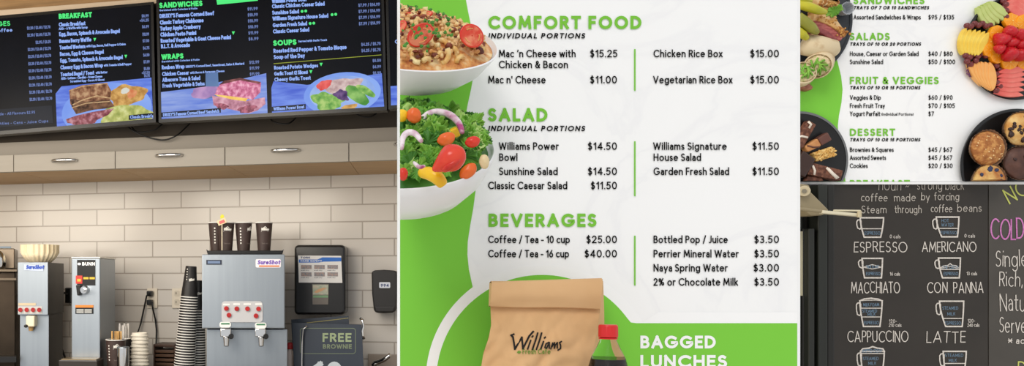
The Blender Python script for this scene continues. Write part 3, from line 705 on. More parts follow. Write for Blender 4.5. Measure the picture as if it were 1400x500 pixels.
    shape(t, cl, 'meat_picture', ell(303,145,9,4,10,wob=.2,seed=10), pic('picture_meat_dark',(96,40,56),(190,110,130),60), 2.0)
    shape(t, cl, 'caption_tag', [(217,154),(302,147.5),(302,154),(217,160.5)], P_TAG, 2.4)
    st(t, cl, 'caption_lettering',"DRUXY'S Famous Corned Beef Sandwich",223,159.3,300,4.6,SW,w=1,slope=-.07)
    shape(t, cl, 'table_picture', [(371,120),(374,111),(420,116),(522,100),(526,156),(372,162)], SBL, .3)
    shape(t, cl, 'plate_picture', ell(468,128,53,29,-7), SPL, .8)
    shape(t, cl, 'plate_picture', ell(468,127,45,23,-7), pic('picture_plate_inner',(130,160,226),(160,186,236),10), .9)
    shape(t, cl, 'chicken_picture', ell(467,117,28,10,-8,wob=.2,seed=11), P_CHK, 1.2)
    shape(t, cl, 'lettuce_picture', ell(448,138,22,12,5,wob=.25,seed=12), P_SALG, 1.5)
    shape(t, cl, 'cucumber_picture', ell(488,130,19,9,38,wob=.08,seed=13), P_CUK, 1.6)
    shape(t, cl, 'cucumber_picture', ell(500,124,15,5,30,wob=.08,seed=14), P_SALG, 1.8)
    shape(t, cl, 'cabbage_picture', ell(467,130,10,7,20,wob=.3,seed=15), P_SALP, 1.9)
    shape(t, cl, 'tomato_picture', ell(443,116,11,6,-25,wob=.15,seed=16), P_TOM, 1.9)
    shape(t, cl, 'almond_picture', ell(478,146,11,3.5,-10,wob=.2,seed=17), P_POT, 2.0)
    shape(t, cl, 'caption_tag', [(370,146),(418,142),(418,149),(370,152.5)], P_TAG, 2.4)
    st(t, cl, 'caption_lettering','Williams Power Bowl',374,151,416,4.4,SW,w=.95,slope=-.07)
scr('menu_screen','widest wall menu screen with sandwiches, wraps and soups beside a salad picture',[(213.3,-14.5),(524,-36),(529,150.5),(217,167.5)],items2)
def items3(t, ins):
    cl = clipq(ins)
    shape(t, cl, 'table_picture', [(530,118),(640,110),(640,160),(530,160)], SBL, .5)
    st(t, cl, 'item_lettering','Cookies & Squares',540,60,640,6,SW)
scr('menu_screen','third menu screen, mostly hidden behind the white menu partition',[(526.5,-36),(800,-52),(805,130),(531,149)],items3)
# cords hanging under the screens
CORD = mat('black_cord',(14,13,13),.5)
for i,(lab,pts) in enumerate((('black cord looping low under the gap between the two screens',[(173,169,.45),(178,176,.5),(192,184,.5),(212,190,.5),(226,191,.5),(240,186,.5),(250,178,.47),(262,166,.44)]),
   ('short black cord just under the end of the breakfast screen',[(178,169,.46),(184,178,.49),(196,180.5,.49),(212,177,.48),(224,168,.46)]),
   ('black cord loop under the middle of the soup and sandwich screen',[(368,156,.45),(372,165,.5),(384,169,.51),(396,168,.5),(405,160,.46),(408,152,.44)]),
   ('black cord loop under the right end of the wide screen',[(481,148,.45),(488,156,.5),(500,160,.51),(510,158,.5),(518,151,.46),(520,146,.44)]))):
    m_ = MB(); P = [L(*q) for q in pts]
    # smooth the polyline
    S_ = []
    for k in range(len(P)-1):
        p0,p1,p2,p3 = P[max(k-1,0)],P[k],P[k+1],P[min(k+2,len(P)-1)]
        for j in range(6):
            u = j/6; S_.append(.5*((2*p1)+(p2-p0)*u+(2*p0-5*p1+4*p2-p3)*u*u+(3*p1-p0-3*p2+p3)*u**3))
    S_.append(P[-1]); m_.tube(S_, .0032, 8)
    solo('hanging_cord', m_, CORD, lab, 'cord', CAFE, 'cords under the screens', smooth=180)
# ------------------------------------------------------------------ café: things on the counter and the tiled wall
CT = 1.06
class MS(Space):
    """local frame of one object: x to the right along its front, y back, z up; origin where column px meets depth d"""
    def __init__(s, px, d, ang=None):
        s.ang = TH if ang is None else D(ang)
        p = CAFE.M @ L(px,380,d); s.o = Vector((p.x,p.y,0))
        super().__init__(Matrix.Translation(s.o) @ Matrix.Rotation(-s.ang,4,'Z'))
    def at(s, px, py, dd=0):
        k = (px-CX)/F; c, n = math.cos(s.ang), math.sin(s.ang)
        # ray Y*(k,1) ; local y = (P-o).(n,c) = -dd
        Y = (s.o.x*n+s.o.y*c-dd)/(k*n+c)
        return Vector(((Y*k-s.o.x)*c-(Y-s.o.y)*n, -dd, EYE+(CY-py)/F*Y))
    def box(s, mb, x0, y0, x1, y1, dd0, dd1, zmin=None):
        A, B = s.at(x0,y0,dd0), s.at(x1,y1,dd0)
        zb = B.z if zmin is None else zmin
        return mb.box((A.x,-dd0,zb),(B.x,-dd1,A.z))
    def f(s, dd): return lambda x,y: s.at(x,y,dd)
def rrect(x0,y0,x1,y1,r,n=5):
    o = []
    for cx,cy,s in ((x1-r,y0+r,-90),(x1-r,y1-r,0),(x0+r,y1-r,90),(x0+r,y0+r,180)):
        for i in range(n+1): g = D(s+90*i/n); o.append((cx+r*math.cos(g), cy+r*math.sin(g)))
    return o
def slab(sp, pts, d0, d1):     # pixel outline swept from depth d0 (front) to d1
    return MB().prism([sp.at(x,y,d0) for x,y in pts], (0,d0-d1,0))
RED = mat('red_button',(178,34,34),.3,c2=(150,24,26),scale=40)
LPL = mat('pale_label',(226,226,222),.6)
BLUEL = mat('blue_logo',(52,84,180),.6)
PNK = mat('pink_logo',(224,120,150),.6)
CREAM = mat('cream_plastic',(232,220,190),.45)
DARKB = mat('dark_blue_plate',(34,40,58),.4)

# --- main dispenser
s = MS(332,.52,2)
t = thing('drink_dispenser','large stainless steel drink dispenser with red buttons, two spouts and cups on top','dispenser', Vector((0,.2,CT)), s)
part('housing', s.box(MB(),276,347.5,389.5,449,0,-.4), STEEL, t, bevel=.004)
part('housing', s.box(MB(),282.5,449.5,393,500,-.05,-.42,CT), STEEL, t, 'lower steel front panel', bevel=.003)
m_ = MB(); m_.box((s.at(284,0,0).x,.005,CT),(s.at(391,0,0).x,-.16,CT+.03)); part('drip_tray', m_, BLK, t, bevel=.004)
part('button_panel', slab(s, rrect(303,411.5,359.5,440.5,5), .006, 0), mat('grey_button_panel',(186,186,188),.5), t, bevel=.0015)
for x,y in ((309.5,421.5),(323.7,421.8),(338.3,421.8),(353.4,422),(313,430.5),(350,431.5)):
    m_ = MB(); m_.cyl(s.at(x,y,.013), s.at(x,y,.004), .0095, seg=20); part('button', m_, RED, t, smooth=40)
for x0,x1,y in ((305,314,416),(319,328,415.5),(333,343,415.5),(349,358,415.5)):
    part('button_label', slab(s, [(x0,y-1.2),(x1,y-1.2),(x1,y+1.2),(x0,y+1.2)], .0072,.005), LPL, t)
p = part('logo_plate', slab(s, rrect(349.5,354,384,365.5,2), .003,0), mat('logo_plate_white',(236,228,232),.5), t)
part('logo_lettering', text(MB(),'SureShot',352,361.3,383,6,1.5,s.f(.0035),slant=.2), mat('violet_logo',(116,84,176),.6), p)
part('logo_bar', slab(s,[(354,362.5),(382,362.5),(382,364.6),(354,364.6)],.0034,.001), mat('orange_bar',(206,120,70),.6), p)
p = part('display_plate', slab(s, [(282,355),(303,355),(303,361.5),(282,361.5)], .004,0), DARKB, t)
part('display_panel', slab(s, [(284,356.5),(301,356.5),(301,360),(284,360)], .0045,.002), mat('blue_grey_display',(108,128,160),.3), p)
for x,y in ((308,443.5),(356.5,444.5)):
    part('flavour_badge', slab(s, rrect(x-8,y-3.8,x+8,y+4.2,3.5), .008,0), LPL, t, bevel=.001)
    part('flavour_badge', slab(s, rrect(x-6,y-2.2,x+6,y-.2,.9), .0095,.004), mat('badge_green',(60,120,84),.6), t, 'green strip of the badge')
for x in (309.5,357):
    m_ = MB(); A = s.at(x,456,.045)
    m_.box((A.x-.024,-.045,A.z-.012),(A.x+.018,.05,A.z+.02)); m_.cyl(A+Vector((0,0,-.01)),A+Vector((0,0,-.05)),.013,.010,seg=18)
    sp_ = part('spout', m_, CHROME, t, smooth=35, bevel=.003)
    m_ = MB(); q = s.at(x+6.5,459.5,.05); m_.cyl(q+Vector((0,-.012,0)), q+Vector((0,.02,0)), .0105, seg=18); part('knob', m_, BLK, sp_, smooth=40)
# --- tray and cups on top
ztop = s.at(332,347.5,0).z
m_ = MB(); A, B = s.at(284,345,-.03), s.at(386,345,-.03)
m_.prism([(A.x-.006,.02,ztop+.022),(A.x,.02,ztop+.001),(B.x,.02,ztop+.001),(B.x+.006,.02,ztop+.022),(B.x,.02,ztop+.016),(A.x,.02,ztop+.016)],(0,.22,0))
solo('serving_tray', m_, BLK, 'flat black tray on top of the steel drink dispenser under four cups','tray', s, bevel=.002)
CUPB = mat('dark_brown_paper_cup',(66,50,46),.55,c2=(58,44,40),scale=30)
RIMW = mat('white_cup_rim',(236,232,226),.5)
CUPW = mat('white_cup_print',(226,222,214),.6)
def cup_parts(t, r0, r1, h, face, dots, logo=True):
    """upright paper cup; face = angle of its logo, dots = angle of its dot column"""
    o = ORG[t]; M = Matrix.Translation(o)
    part('cup_body', MB().lathe([(r0*.9,.004),(r0,0),(r0,.002),(r1,h),(r1-.0025,h),(r0-.002,.006),(r0*.4,.006)],36,M), CUPB, t, smooth=40)
    m_ = MB(); m_.lathe([(r1-.003,h-.002),(r1+.001,h-.002),(r1+.0022,h),(r1+.001,h+.0025),(r1-.003,h+.0015)],36,M,caps=False); part('rim', m_, RIMW, t, 'white rolled rim', smooth=60)
    def f(x,y):   # x along the arc, y down from the rim, both in metres/1000
        z = h-y/1000; r = r0+(r1-r0)*z/h+.0006; g = face+x/1000/r
        return o+Vector((r*math.cos(g), r*math.sin(g), z))
    if logo:
        m_ = text(MB(),'Williams',-17,33,17,11,2.6,f,slant=.2); ribbon(m_, [(-16,37),(12,36)],1.4,f); ribbon(m_, [(-7,22),(0,17),(6,22)],2.6,f)
        part('logo_lettering', m_, CUPW, t, 'white logo')
        m_ = text(MB(),'fresh cafe',-13,88,13,6,1,f); part('logo_lettering', m_, mat('faint_cup_print',(110,98,92),.6), t)
    m_ = MB()
    def f2(x,y):
        z = h-y/1000; r = r0+(r1-r0)*z/h+.0007; g = dots+x/1000/r
        return o+Vector((r*math.cos(g), r*math.sin(g), z))
    for k in range(6): poly(m_, [(3.4*math.cos(D(45*i)), 24+k*12+3.4*math.sin(D(45*i))) for i in range(8)], f2)
    part('dot_column', m_, CUPW, t, 'column of white dots')
FA = -pi/2+.12      # direction of the viewer in these frames
for x,dd,fa,do,lab in ((296.5,-.145,1.7,FA-.35,'dark paper cup at the left end of the tray, dot column facing front'),(309,-.07,FA+.1,FA-2.4,'dark paper cup in front of the leftmost cup, white logo facing front'),
        (333,-.08,FA+.85,FA-.5,'dark paper cup second from the right on the tray, dots left and logo right'),(361,-.08,FA,FA-2.2,'dark paper cup standing alone at the right end of the tray')):
    A = s.at(x,342,dd); sc_ = (s.at(x+11.6,342,dd).x-s.at(x-11.6,342,dd).x)/2
    t = thing('paper_cup', lab,'cup', Vector((A.x,-dd,ztop+.017)), s, 'dark cups on the dispenser tray')
    cup_parts(t, sc_*.74, sc_, s.at(x,304.5,dd).z-ztop-.017, fa, do)
# little sign stuck in the cups
A = s.at(303.5,305,-.02)
t = thing('flavour_sign','small yellow and pink card standing above the left cups on the tray','sign', s.at(304,346,-.02)*1, s)
part('stick', MB().cyl((A.x,.022,ztop+.017),(A.x,.022,A.z+.02),.002,seg=8), CREAM, t)
q = [(297,302),(307.5,297.5),(310.5,303.5),(300,308)]
part('card', slab(s,[(296.5,302),(307.5,297),(310,304),(299,308.5)],-.018,-.0215), mat('cream_card',(236,214,170),.6), t)
part('card_print', slab(s,[(299,302.8),(306,299.8),(308,303.5),(300.5,306.3)],-.017,-.0195), mat('pink_print',(214,110,110),.6), t)
part('topper', slab(s,[(301.5,299),(301,295.5),(303.5,292.5),(306,294),(306.5,297)],-.018,-.0215), mat('yellow_card',(222,214,60),.6), t)

# --- left dispenser
s = MS(45,.5,3)
t = thing('drink_dispenser','narrow stainless steel dispenser with four red buttons under a stack of paper filters','dispenser', Vector((0,.15,CT)), s)
part('housing', s.box(MB(),24.3,358.5,65.5,430,0,-.002), STEEL, t, bevel=.001)
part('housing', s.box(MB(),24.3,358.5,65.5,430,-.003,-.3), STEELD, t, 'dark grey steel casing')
part('housing', s.box(MB(),27.5,430.2,66.5,500,-.03,-.033,CT), STEEL, t)
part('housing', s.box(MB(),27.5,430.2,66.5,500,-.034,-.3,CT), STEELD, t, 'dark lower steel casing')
p = part('logo_plate', slab(s, [(33,361.5),(59.5,363),(59,370.5),(33,369)],.003,0), mat('logo_plate_blue_white',(196,206,228),.5), t)
part('logo_lettering', text(MB(),'SureShot',35.5,367.6,60,5.6,1.5,s.f(.0035),slant=.2), BLUEL, p)
part('button_label', slab(s,[(25,414),(49,414),(49,417.5),(25,417.5)],.002,0), mat('tan_labels',(200,184,154),.6), t)
part('button_panel', slab(s,[(24.8,418.5),(57.5,418.5),(57.5,428.5),(24.8,428.5)],.002,0), mat('pale_grey_panel',(196,194,190),.5), t)
for x in (27.7,36.3,45,53.5):
    m_ = MB(); m_.cyl(s.at(x,423.3,.012), s.at(x,423.3,.001), .0092, seg=20); part('button', m_, RED, t, smooth=40)
m_ = MB(); A, B = s.at(35.2,431.5,.02), s.at(47,446.5,.02); m_.box((A.x,-.02,B.z),(B.x,.034,A.z))
p = part('nozzle_block', m_, CREAM, t, 'cream nozzle cover', bevel=.005)
m_ = MB(); A = s.at(41.5,447,0); m_.cyl(A+Vector((0,.01,.004)),A+Vector((0,.01,-.016)),.012,.009,seg=16); part('nozzle', m_, mat('tan_plastic',(178,142,90),.5), p, smooth=40)
m_ = MB(); A = s.at(35.5,445.5,.022); m_.blob(A,(.009,.006,.007)); part('knob', m_, BLK, p, smooth=180)
m_ = MB(); m_.box((s.at(27,0,0).x,.03,CT),(s.at(66,0,0).x,-.12,CT+.025)); part('drip_tray', m_, BLK, t, bevel=.004)
# stack of paper coffee filters on it
zt = s.at(45,358.5,0).z; A = s.at(54.5,358,-.14)
FIL = mat('coffee_filter_paper',(240,226,196),.85,c2=(228,210,174),scale=50)
FILW = lambda g,i: .0 if i < 2 else .045*math.cos(26*g)
f0 = None
for k in range(6):
    if f0 is None:
        M = Matrix.Translation((A.x,.14,zt+.001)); R = (s.at(80.5,340,-.14).x-s.at(28.5,340,-.14).x)/2
        m_ = MB(); m_.lathe([(.001,.001),(R*.56,.001),(R*.60,.003),(R*.82,.022),(R*.97,.048),(R*.96,.048),(R*.81,.023),(R*.59,.0045),(.001,.0025)],192,M,
            wob=lambda g,i: 0 if i in (0,1,8) else (.012,.03,.05,.05,.03,.012)[min(max(i-2,0),5)]*math.cos(22*g), caps=False)
        f0 = solo('coffee_filter', m_, FIL, 'ruffled paper coffee filter nested in the stack on the narrow dispenser','coffee filter', s, 'paper filters stacked on the dispenser', smooth=180)
    else:
        c = dup(f0); c.location = f0.location+Vector((0,0,.0062*k)); c.rotation_euler.z = f0.rotation_euler.z
# --- dark brewer at the left edge
s2 = MS(2,.5,-9)
t = thing('coffee_brewer','dark brewing machine with chrome dome cut off by the left edge','coffee machine', s2.at(-10,500,-.15)*1, s2)
DBR = mat('dark_brown_steel',(66,56,46),.35,.8,c2=(50,42,34),scale=6)
part('housing', s2.box(MB(),-60,371.5,21,500,-.02,-.32,CT), DBR, t, bevel=.004)
part('hood', s2.box(MB(),-60,339,20,367,-.12,-.33), mat('grey_brewer_hood',(120,108,94),.35,.8), t, bevel=.004)
part('shelf_rim', s2.box(MB(),-60,367.5,23.5,371.5,.02,-.33), mat('brewer_rim',(96,86,74),.3,.9), t, bevel=.002)
part('shelf_rim', s2.box(MB(),-60,380,22,383,.0,-.02), mat('brewer_rim',(96,86,74),.3,.9), t)
part('drip_tray', s2.box(MB(),-60,488,22,495,.06,-.02), BLK, t)
m_ = MB(); m_.blob(s2.at(-2,358,.0)+Vector((0,.02,0)),(.031,.03,.05),seg=24,rings=14); part('dome', m_, CHROME, t, 'polished chrome dome', smooth=180)
part('label', s2.box(MB(),-20,336.5,15,338.8,-.119,-.125), mat('blue_grey_strip',(120,140,158),.5), t)
# --- hot water machine
s3 = MS(117,.46,8)
t = thing('water_dispenser','tall narrow stainless hot water dispenser with black front panel and one tap','dispenser', Vector((0,.12,CT)), s3)
part('housing', s3.box(MB(),97.5,353,137,500,0,-.25,CT+.03), STEEL, t, bevel=.004)
part('lid', s3.box(MB(),97,351,137.3,353,.003,-.252), mat('steel_lid',(196,194,188),.3,1), t, bevel=.002)
p = part('front_panel', slab(s3,[(105.3,355),(130.3,355),(130.3,390),(105.3,390)],.002,0), BLK, t, 'black front panel')
part('logo_lettering', text(MB(),'BUNN',112.3,362.8,129.6,4.6,1.1,s3.f(.0025)), WTXT, p)
ml = MB(); ml.blob(s3.at(108.3,360.6,.003),(.0075,.0012,.0055)); part('logo_mark', ml, WTXT, p)
part('warning_label', slab(s3,[(103.5,376.5),(112.5,376.5),(112.5,387.5),(103.5,387.5)],.004,.001), mat('red_label',(206,60,50),.5), t)
part('warning_label', slab(s3,[(105.5,381),(110.5,381),(110.5,384.5),(105.5,384.5)],.0046,.002), mat('yellow_label',(226,184,60),.5), t)
for x in (114,122.5): part('warning_label', slab(s3,[(x,378.5),(x+7,378.5),(x+7,381.5),(x,381.5)],.004,.001), mat('yellow_label',(226,184,60),.5), t)
part('instruction_label', slab(s3,[(103,416.8),(127.5,416.8),(127.5,420.2),(103,420.2)],.003,0), mat('orange_label',(224,130,50),.5), t)
p = part('instruction_label', slab(s3,[(103,420.2),(127.5,420.2),(127.5,428.8),(103,428.8)],.003,0), BLK, t)
for x,wd in ((105,9),(116,9)):
    m_ = MB()
    for y in (423,425,427): ribbon(m_, [(x,y),(x+wd,y)], .9, s3.f(.0036))
    part('instruction_lettering', m_, LPL, p)
m_ = MB(); A = s3.at(117,396,.0); m_.cyl(A,A+Vector((0,-.03,0)),.019,.015,seg=24); m_.cyl(A+Vector((0,-.03,0)),A+Vector((0,-.05,0)),.009,seg=16)
p = part('tap', m_, CHROME, t, smooth=35)
m_ = MB(); q = s3.at(106.5,394,.03); m_.prism([q+Vector((-.01,0,.014)),q+Vector((.012,0,.014)),q+Vector((.008,0,-.03)),q+Vector((-.004,0,-.03))],(0,.03,0)); part('tap_handle', m_, BLK, p, bevel=.003)
m_ = MB(); A, B = s3.at(80,492,.1), s3.at(133,500,.1); m_.box((A.x,-.1,CT),(B.x,.0,s3.at(100,490.5,.05).z)); part('drip_tray', m_, mat('dark_drip_tray',(52,46,42),.3), t, bevel=.004)
m_ = MB(); m_.box((A.x+.008,-.09,s3.at(100,490.5,.05).z),(B.x-.008,-.008,s3.at(100,490.5,.05).z+.004)); part('tray_grille', m_, mat('tan_steel',(170,150,120),.35,.9), t)

# --- towel dispenser on the wall
s4 = MS(437,.002)
t = thing('towel_dispenser','large black paper towel dispenser with a posted instruction sheet','towel dispenser', s4.at(437,430,.09)*1, s4)
part('casing', slab(s4, rrect(402.2,334.5,472,430,6), .15, 0), mat('glossy_black_casing',(22,20,20),.22), t, bevel=.01)
p = part('instruction_sheet', slab(s4, [(407.5,349),(466.5,349.5),(468,386.5),(408.5,386)], .163,.158), mat('instruction_paper',(222,220,218),.7), t, 'white instruction sheet')
m_ = poly(MB(), [(408.5,354.5),(434,354.5),(441,351.5),(466.5,351.8),(466.7,357),(442,357.5),(436,358.6),(408.6,358.8)], s4.f(.1635)); part('sheet_header', m_, mat('blue_header',(40,104,190),.6), p)
m_ = text(MB(),'HAND SAFETY',411,357.6,440,2.4,.6,s4.f(.164)); part('sheet_lettering', m_, LPL, p)
part('sheet_lettering', text(MB(),'TORK',411,353.2,424,2.6,.7,s4.f(.164)), mat('dark_blue_ink',(40,60,110),.6), p)
for r_ in range(2):
    for c_ in range(3):
        x, y = 411.5+c_*18, 362+r_*10
        part('sheet_picture', poly(MB(), [(x,y),(x+14.5,y+.1),(x+14.6,y+5.6),(x+.1,y+5.5)], s4.f(.1636)), mat('hand_picture',(176,150,140),.7,c2=(120,130,140),scale=160), p)
        part('sheet_lettering', text(MB(),'wash dry',x,y+8,x+11,1.5,.35,s4.f(.1636)), mat('grey_ink',(110,112,118),.7), p)
p = part('window', slab(s4, [(426.8,388),(449.5,388),(448.8,416),(427.4,416)], .155,.15), mat('grey_window',(112,104,96),.2), t, 'small window with picture')
part('window_picture', poly(MB(), [(427.6,389),(448.8,389),(448.6,402.5),(427.8,402.5)], s4.f(.1556)), mat('hand_photo',(196,186,166),.6,c2=(150,170,150),scale=60), p)
m_ = MB(); poly(m_, [(429,399),(434,395.5),(442,393),(447,393.5),(440,397.5),(433,400.5)], s4.f(.156)); part('window_picture', m_, mat('hand_skin_print',(206,160,120),.6), p)
part('window_label', poly(MB(), [(428,403.5),(448.5,403.5),(448.4,406.5),(428.1,406.5)], s4.f(.1556)), mat('green_grey_print',(120,160,120),.6), p)
# --- soap dispenser
s5 = MS(525,.002)
t = thing('soap_dispenser','rounded black soap dispenser on the tiles at the far right','soap dispenser', s5.at(525,428,.05)*1, s5)
part('casing', slab(s5, [(508,372),(511,369.3),(525,368.4),(540,369.5),(543,372),(543.4,400),(541.5,424),(538,427.3),(525,428),(514,427.3),(511,424),(508.5,400)], .11,0), mat('satin_black_casing',(34,32,31),.35), t, bevel=.012)
p = part('label', slab(s5, rrect(518.4,385.5,533.5,393.5,1.5), .112,.109), mat('soap_label',(208,212,222),.5), t)
part('label_lettering', text(MB(),'994',520.5,391.8,531.5,4,1,s5.f(.1125)), mat('dark_blue_ink',(40,60,110),.6), p)
part('push_bar', slab(s5, [(512,419),(540,419),(537.5,426),(514,426)], .116,.108), mat('satin_black_casing',(34,32,31),.35), t, bevel=.003)
# --- socket plates and cords
s6 = MS(210,.001)
for x,lab,pl in ((208,'wall socket with two plugs in it beside the cup stack',1),(242,'white wall socket plate half hidden behind the cup stack',0)):
    t = thing('power_outlet', lab, 'power outlet', s6.at(x,421,.003)*1, s6)
    p = part('cover_plate', slab(s6, rrect(x-7,394,x+7,421,1), .008,0), mat('almond_plate',(224,214,196),.5), t, bevel=.001)
    for y in (401,413):
        p2 = part('socket', slab(s6, rrect(x-3.6,y-4,x+3.6,y+4,2), .0095,.005), mat('almond_socket',(206,196,178),.5), t)
        part('socket_slots', slab(s6, [(x-1.6,y-1.8),(x-.8,y-1.8),(x-.8,y+1.2),(x-1.6,y+1.2)], .0099,.007), BLK, p2)
    if pl:
        for k,(y,pts) in enumerate(((401,[(205,401,.045),(200.5,404,.05),(198,416,.03),(192.5,442,.03),(187,458,.05),(183,475,.07),(180,505,.07)]),(413,[(208,413,.05),(209,422,.04),(212.5,437,.02),(214,452,.02),(213.5,470,.03),(212,500,.05)]))):
            c = thing('appliance_cable', ('dark cord from the upper plug slanting left behind the lids','dark cord from the lower plug hanging straight down')[k],'cord', s6.at(x,y,.03)*1, s6)
            m_ = MB(); A = s6.at(x-.4,y,.0); m_.box((A.x-.014,-.042,A.z-.012),(A.x+.012,-.0101,A.z+.013)); part('plug', m_, BLK, c, bevel=.005)
            part('cable', MB().tube([s6.at(*q) for q in pts], .004, 8), CORD, c, smooth=180)
# cord and dark plug between the left machines
s7 = MS(88,.001)
c = thing('appliance_cable','black cord and plug on the wall between the two left machines','cord', s7.at(86,400,.03)*1, s7)
m_ = MB(); s7.box(m_,88.5,393,97,414,.04,.001); part('plug', m_, BLK, c, bevel=.004)
part('cable', MB().tube([s7.at(*q) for q in ((92,402,.05),(88,400,.07),(84.5,404,.07),(82,412,.05),(81,430,.04),(81.5,455,.04),(84,475,.06),(90,492,.08))], .005, 8), CORD, c, smooth=180)

# --- nested cup stacks (upside down, rims below)
CUPK = mat('black_paper_cup',(30,26,26),.5,c2=(24,21,21),scale=30)
def stack(px_t, py_t, px_b, d, n, g, lab_top, lab, grp, kk):
    s = MS(px_b,d); A = s.at(px_b,523,0); base = Vector((0,0,CT+.002))
    sx = s.at(px_b+10,440,0).x/10         # metres per pixel
    top = s.at(px_t,py_t,0)
    hc = .135; step = (top.z-hc-base.z)/(n-1); lean = top.x
    r1 = 11.6*sx*kk; r0 = 7.6*sx*kk
    proto = None
    for i in range(n):
        sc_ = 1.28-.28*i/(n-1)
        loc = Vector((lean*i/(n-1), 0, base.z+step*i))
        last = i == n-1
        if proto is None or last:
            t = thing('paper_cup', lab_top if last else lab, 'cup', loc, s, grp); M = Matrix.Translation(loc)
            part('cup_body', MB().lathe([(r1-.0003,.001),(r1,.0012),(r0,hc-.002),(r0-.001,hc),(.001,hc),(.001,hc-.0006),(r0-.001,hc-.0006),(r0-.0003,hc-.0025),(r1-.0003,.001)],32,M,caps=False), CUPK, t, smooth=40)
            part('rim', MB().lathe([(r1-.0003,0),(r1+.0010,0),(r1+.0018,.0019),(r1+.0010,.0038),(r1-.0003,.0037)],32,M,caps=False), RIMW, t, 'white rolled rim', smooth=60)
            if last:
                def f(x,y,fa=FA+.15):
                    z = y/1000; r = r1+(r0-r1)*z/hc+.0006; gg = fa+x/1000/r
                    return loc+Vector((r*math.cos(gg), r*math.sin(gg), hc-z))
                m_ = MB()
                for k in range(5): poly(m_, [(-16+2.6*math.cos(D(45*j)), 14+k*11+2.6*math.sin(D(45*j))) for j in range(8)], f)
                part('dot_column', m_, CUPW, t, 'column of white dots')
                m_ = text(MB(),'Williams',-5,66,20,11,2.4,f,slant=.2,y1=60); part('logo_lettering', m_, CUPW, t, 'white logo')
            if proto is None: proto = t; t['_s'] = 1.0; del t['_s']
        else:
            t = dup(proto)
        t.matrix_world = s.M @ Matrix.Translation(loc) @ Matrix.Rotation(math.atan(lean/(top.z-hc-base.z)),4,'Y') @ Matrix.Diagonal((sc_,sc_,1,1))
stack(258.5,363.5,251,.30,32,0,'upside-down dark cup crowning the tall leaning cup stack','upside-down dark cup nested in the tall leaning stack, only its white rim showing','cups in the tall leaning stack',.95)
stack(269.5,383,267.5,.205,27,0,'upside-down dark cup on top of the shorter cup stack behind','upside-down dark cup nested in the shorter stack behind the tall one','cups in the shorter stack',.9)

# --- cups of stirrers and straws, canister, lids, wooden rack
s = MS(158,.30)
mm = s.at(168,470,0).x-s.at(158,470,0).x; mm /= 10
def upright(px, dd, py_top, r): return Vector((s.at(px,470,dd).x, -dd, CT)), s.at(px,py_top,dd).z-CT
o, h = upright(158.5,.12,464,0)
t = thing('paper_cup','dark logo cup holding wooden stir sticks beside the hot water machine','cup', o, s)
cup_parts(t, 10*mm, 12.5*mm, h, FA+.35, FA-.55)
WST = mat('pale_wood_stick',(222,180,116),.7,c2=(206,158,92),scale=30,stretch=(1,1,.1))
st0 = None
for k in range(12):
    g = k*2.4; rr = 7.5*mm*math.sqrt((k+.5)/12)
    x, y = rr*math.cos(g), rr*math.sin(g)
    if st0 is None:
        m_ = MB(); m_.box((o.x-.0035,o.y-.0012,o.z+.008),(o.x+.0035,o.y+.0012,o.z+h+.036))
        st0 = solo('stir_stick', m_, WST, 'pale wooden stir stick standing in the dark logo cup','stir stick', s, 'wooden stir sticks in the cup', bevel=.0008); b0 = st0.location.copy(); z0 = st0.rotation_euler.z
        c = st0
    else: c = dup(st0)
    c.location = b0 + s.M.to_3x3() @ Vector((x,y,0)); c.rotation_euler = (0,0,z0+g)
o, h = upright(168.5,.01,462,0)
t = thing('straw_cup','dark cup of white straws just behind the stir sticks','cup', o, s)
part('cup_body', MB().lathe([(9*mm,.0),(11*mm,h),(10.6*mm,h),(8.6*mm,.003)],32,Matrix.Translation(o)), CUPK, t, smooth=40)
part('rim', MB().lathe([(10.6*mm,h-.002),(11.4*mm,h-.002),(11.6*mm,h),(11.2*mm,h+.003),(10.6*mm,h+.002)],32,Matrix.Translation(o),caps=False), RIMW, t, smooth=60)
STR = mat('white_straw',(226,220,212),.4)
st0 = None
for k in range(12):
    g = k*2.4; rr = 7.6*mm*math.sqrt((k+.5)/12); x, y = rr*math.cos(g), rr*math.sin(g); hh = h+.045+.018*((k*7)%5)/4
    if st0 is None:
        m_ = MB(); m_.lathe([(.0042,0),(.0042,h+.06),(.0034,h+.06),(.0034,.001)],12,Matrix.Translation(o+Vector((0,0,.005))))
        st0 = solo('drinking_straw', m_, STR, 'white straw standing in the dark cup behind the stir sticks','straw', s, 'white straws in the cup', smooth=40); b0 = st0.location.copy(); c = st0
    else: c = dup(st0)
    c.location = b0 + s.M.to_3x3() @ Vector((x,y,-.012*((k*3)%4)/3))
o, h = upright(168.5,.21,474,0)
t = thing('metal_canister','small shiny steel canister in front of the stir sticks','canister', o, s)
part('canister_body', MB().lathe([(7*mm,0),(7.4*mm,.003),(7.4*mm,h-.004),(6.8*mm,h-.003),(6.8*mm,.005)],32,Matrix.Translation(o)), CHROME, t, smooth=40)
part('rim', MB().lathe([(6.8*mm,h-.004),(7.8*mm,h-.004),(7.9*mm,h-.001),(7.3*mm,h+.001),(6.8*mm,h-.001)],32,Matrix.Translation(o),caps=False), STEEL, t, smooth=60)
LID = mat('white_plastic_lid',(230,222,206),.45)
l0 = None
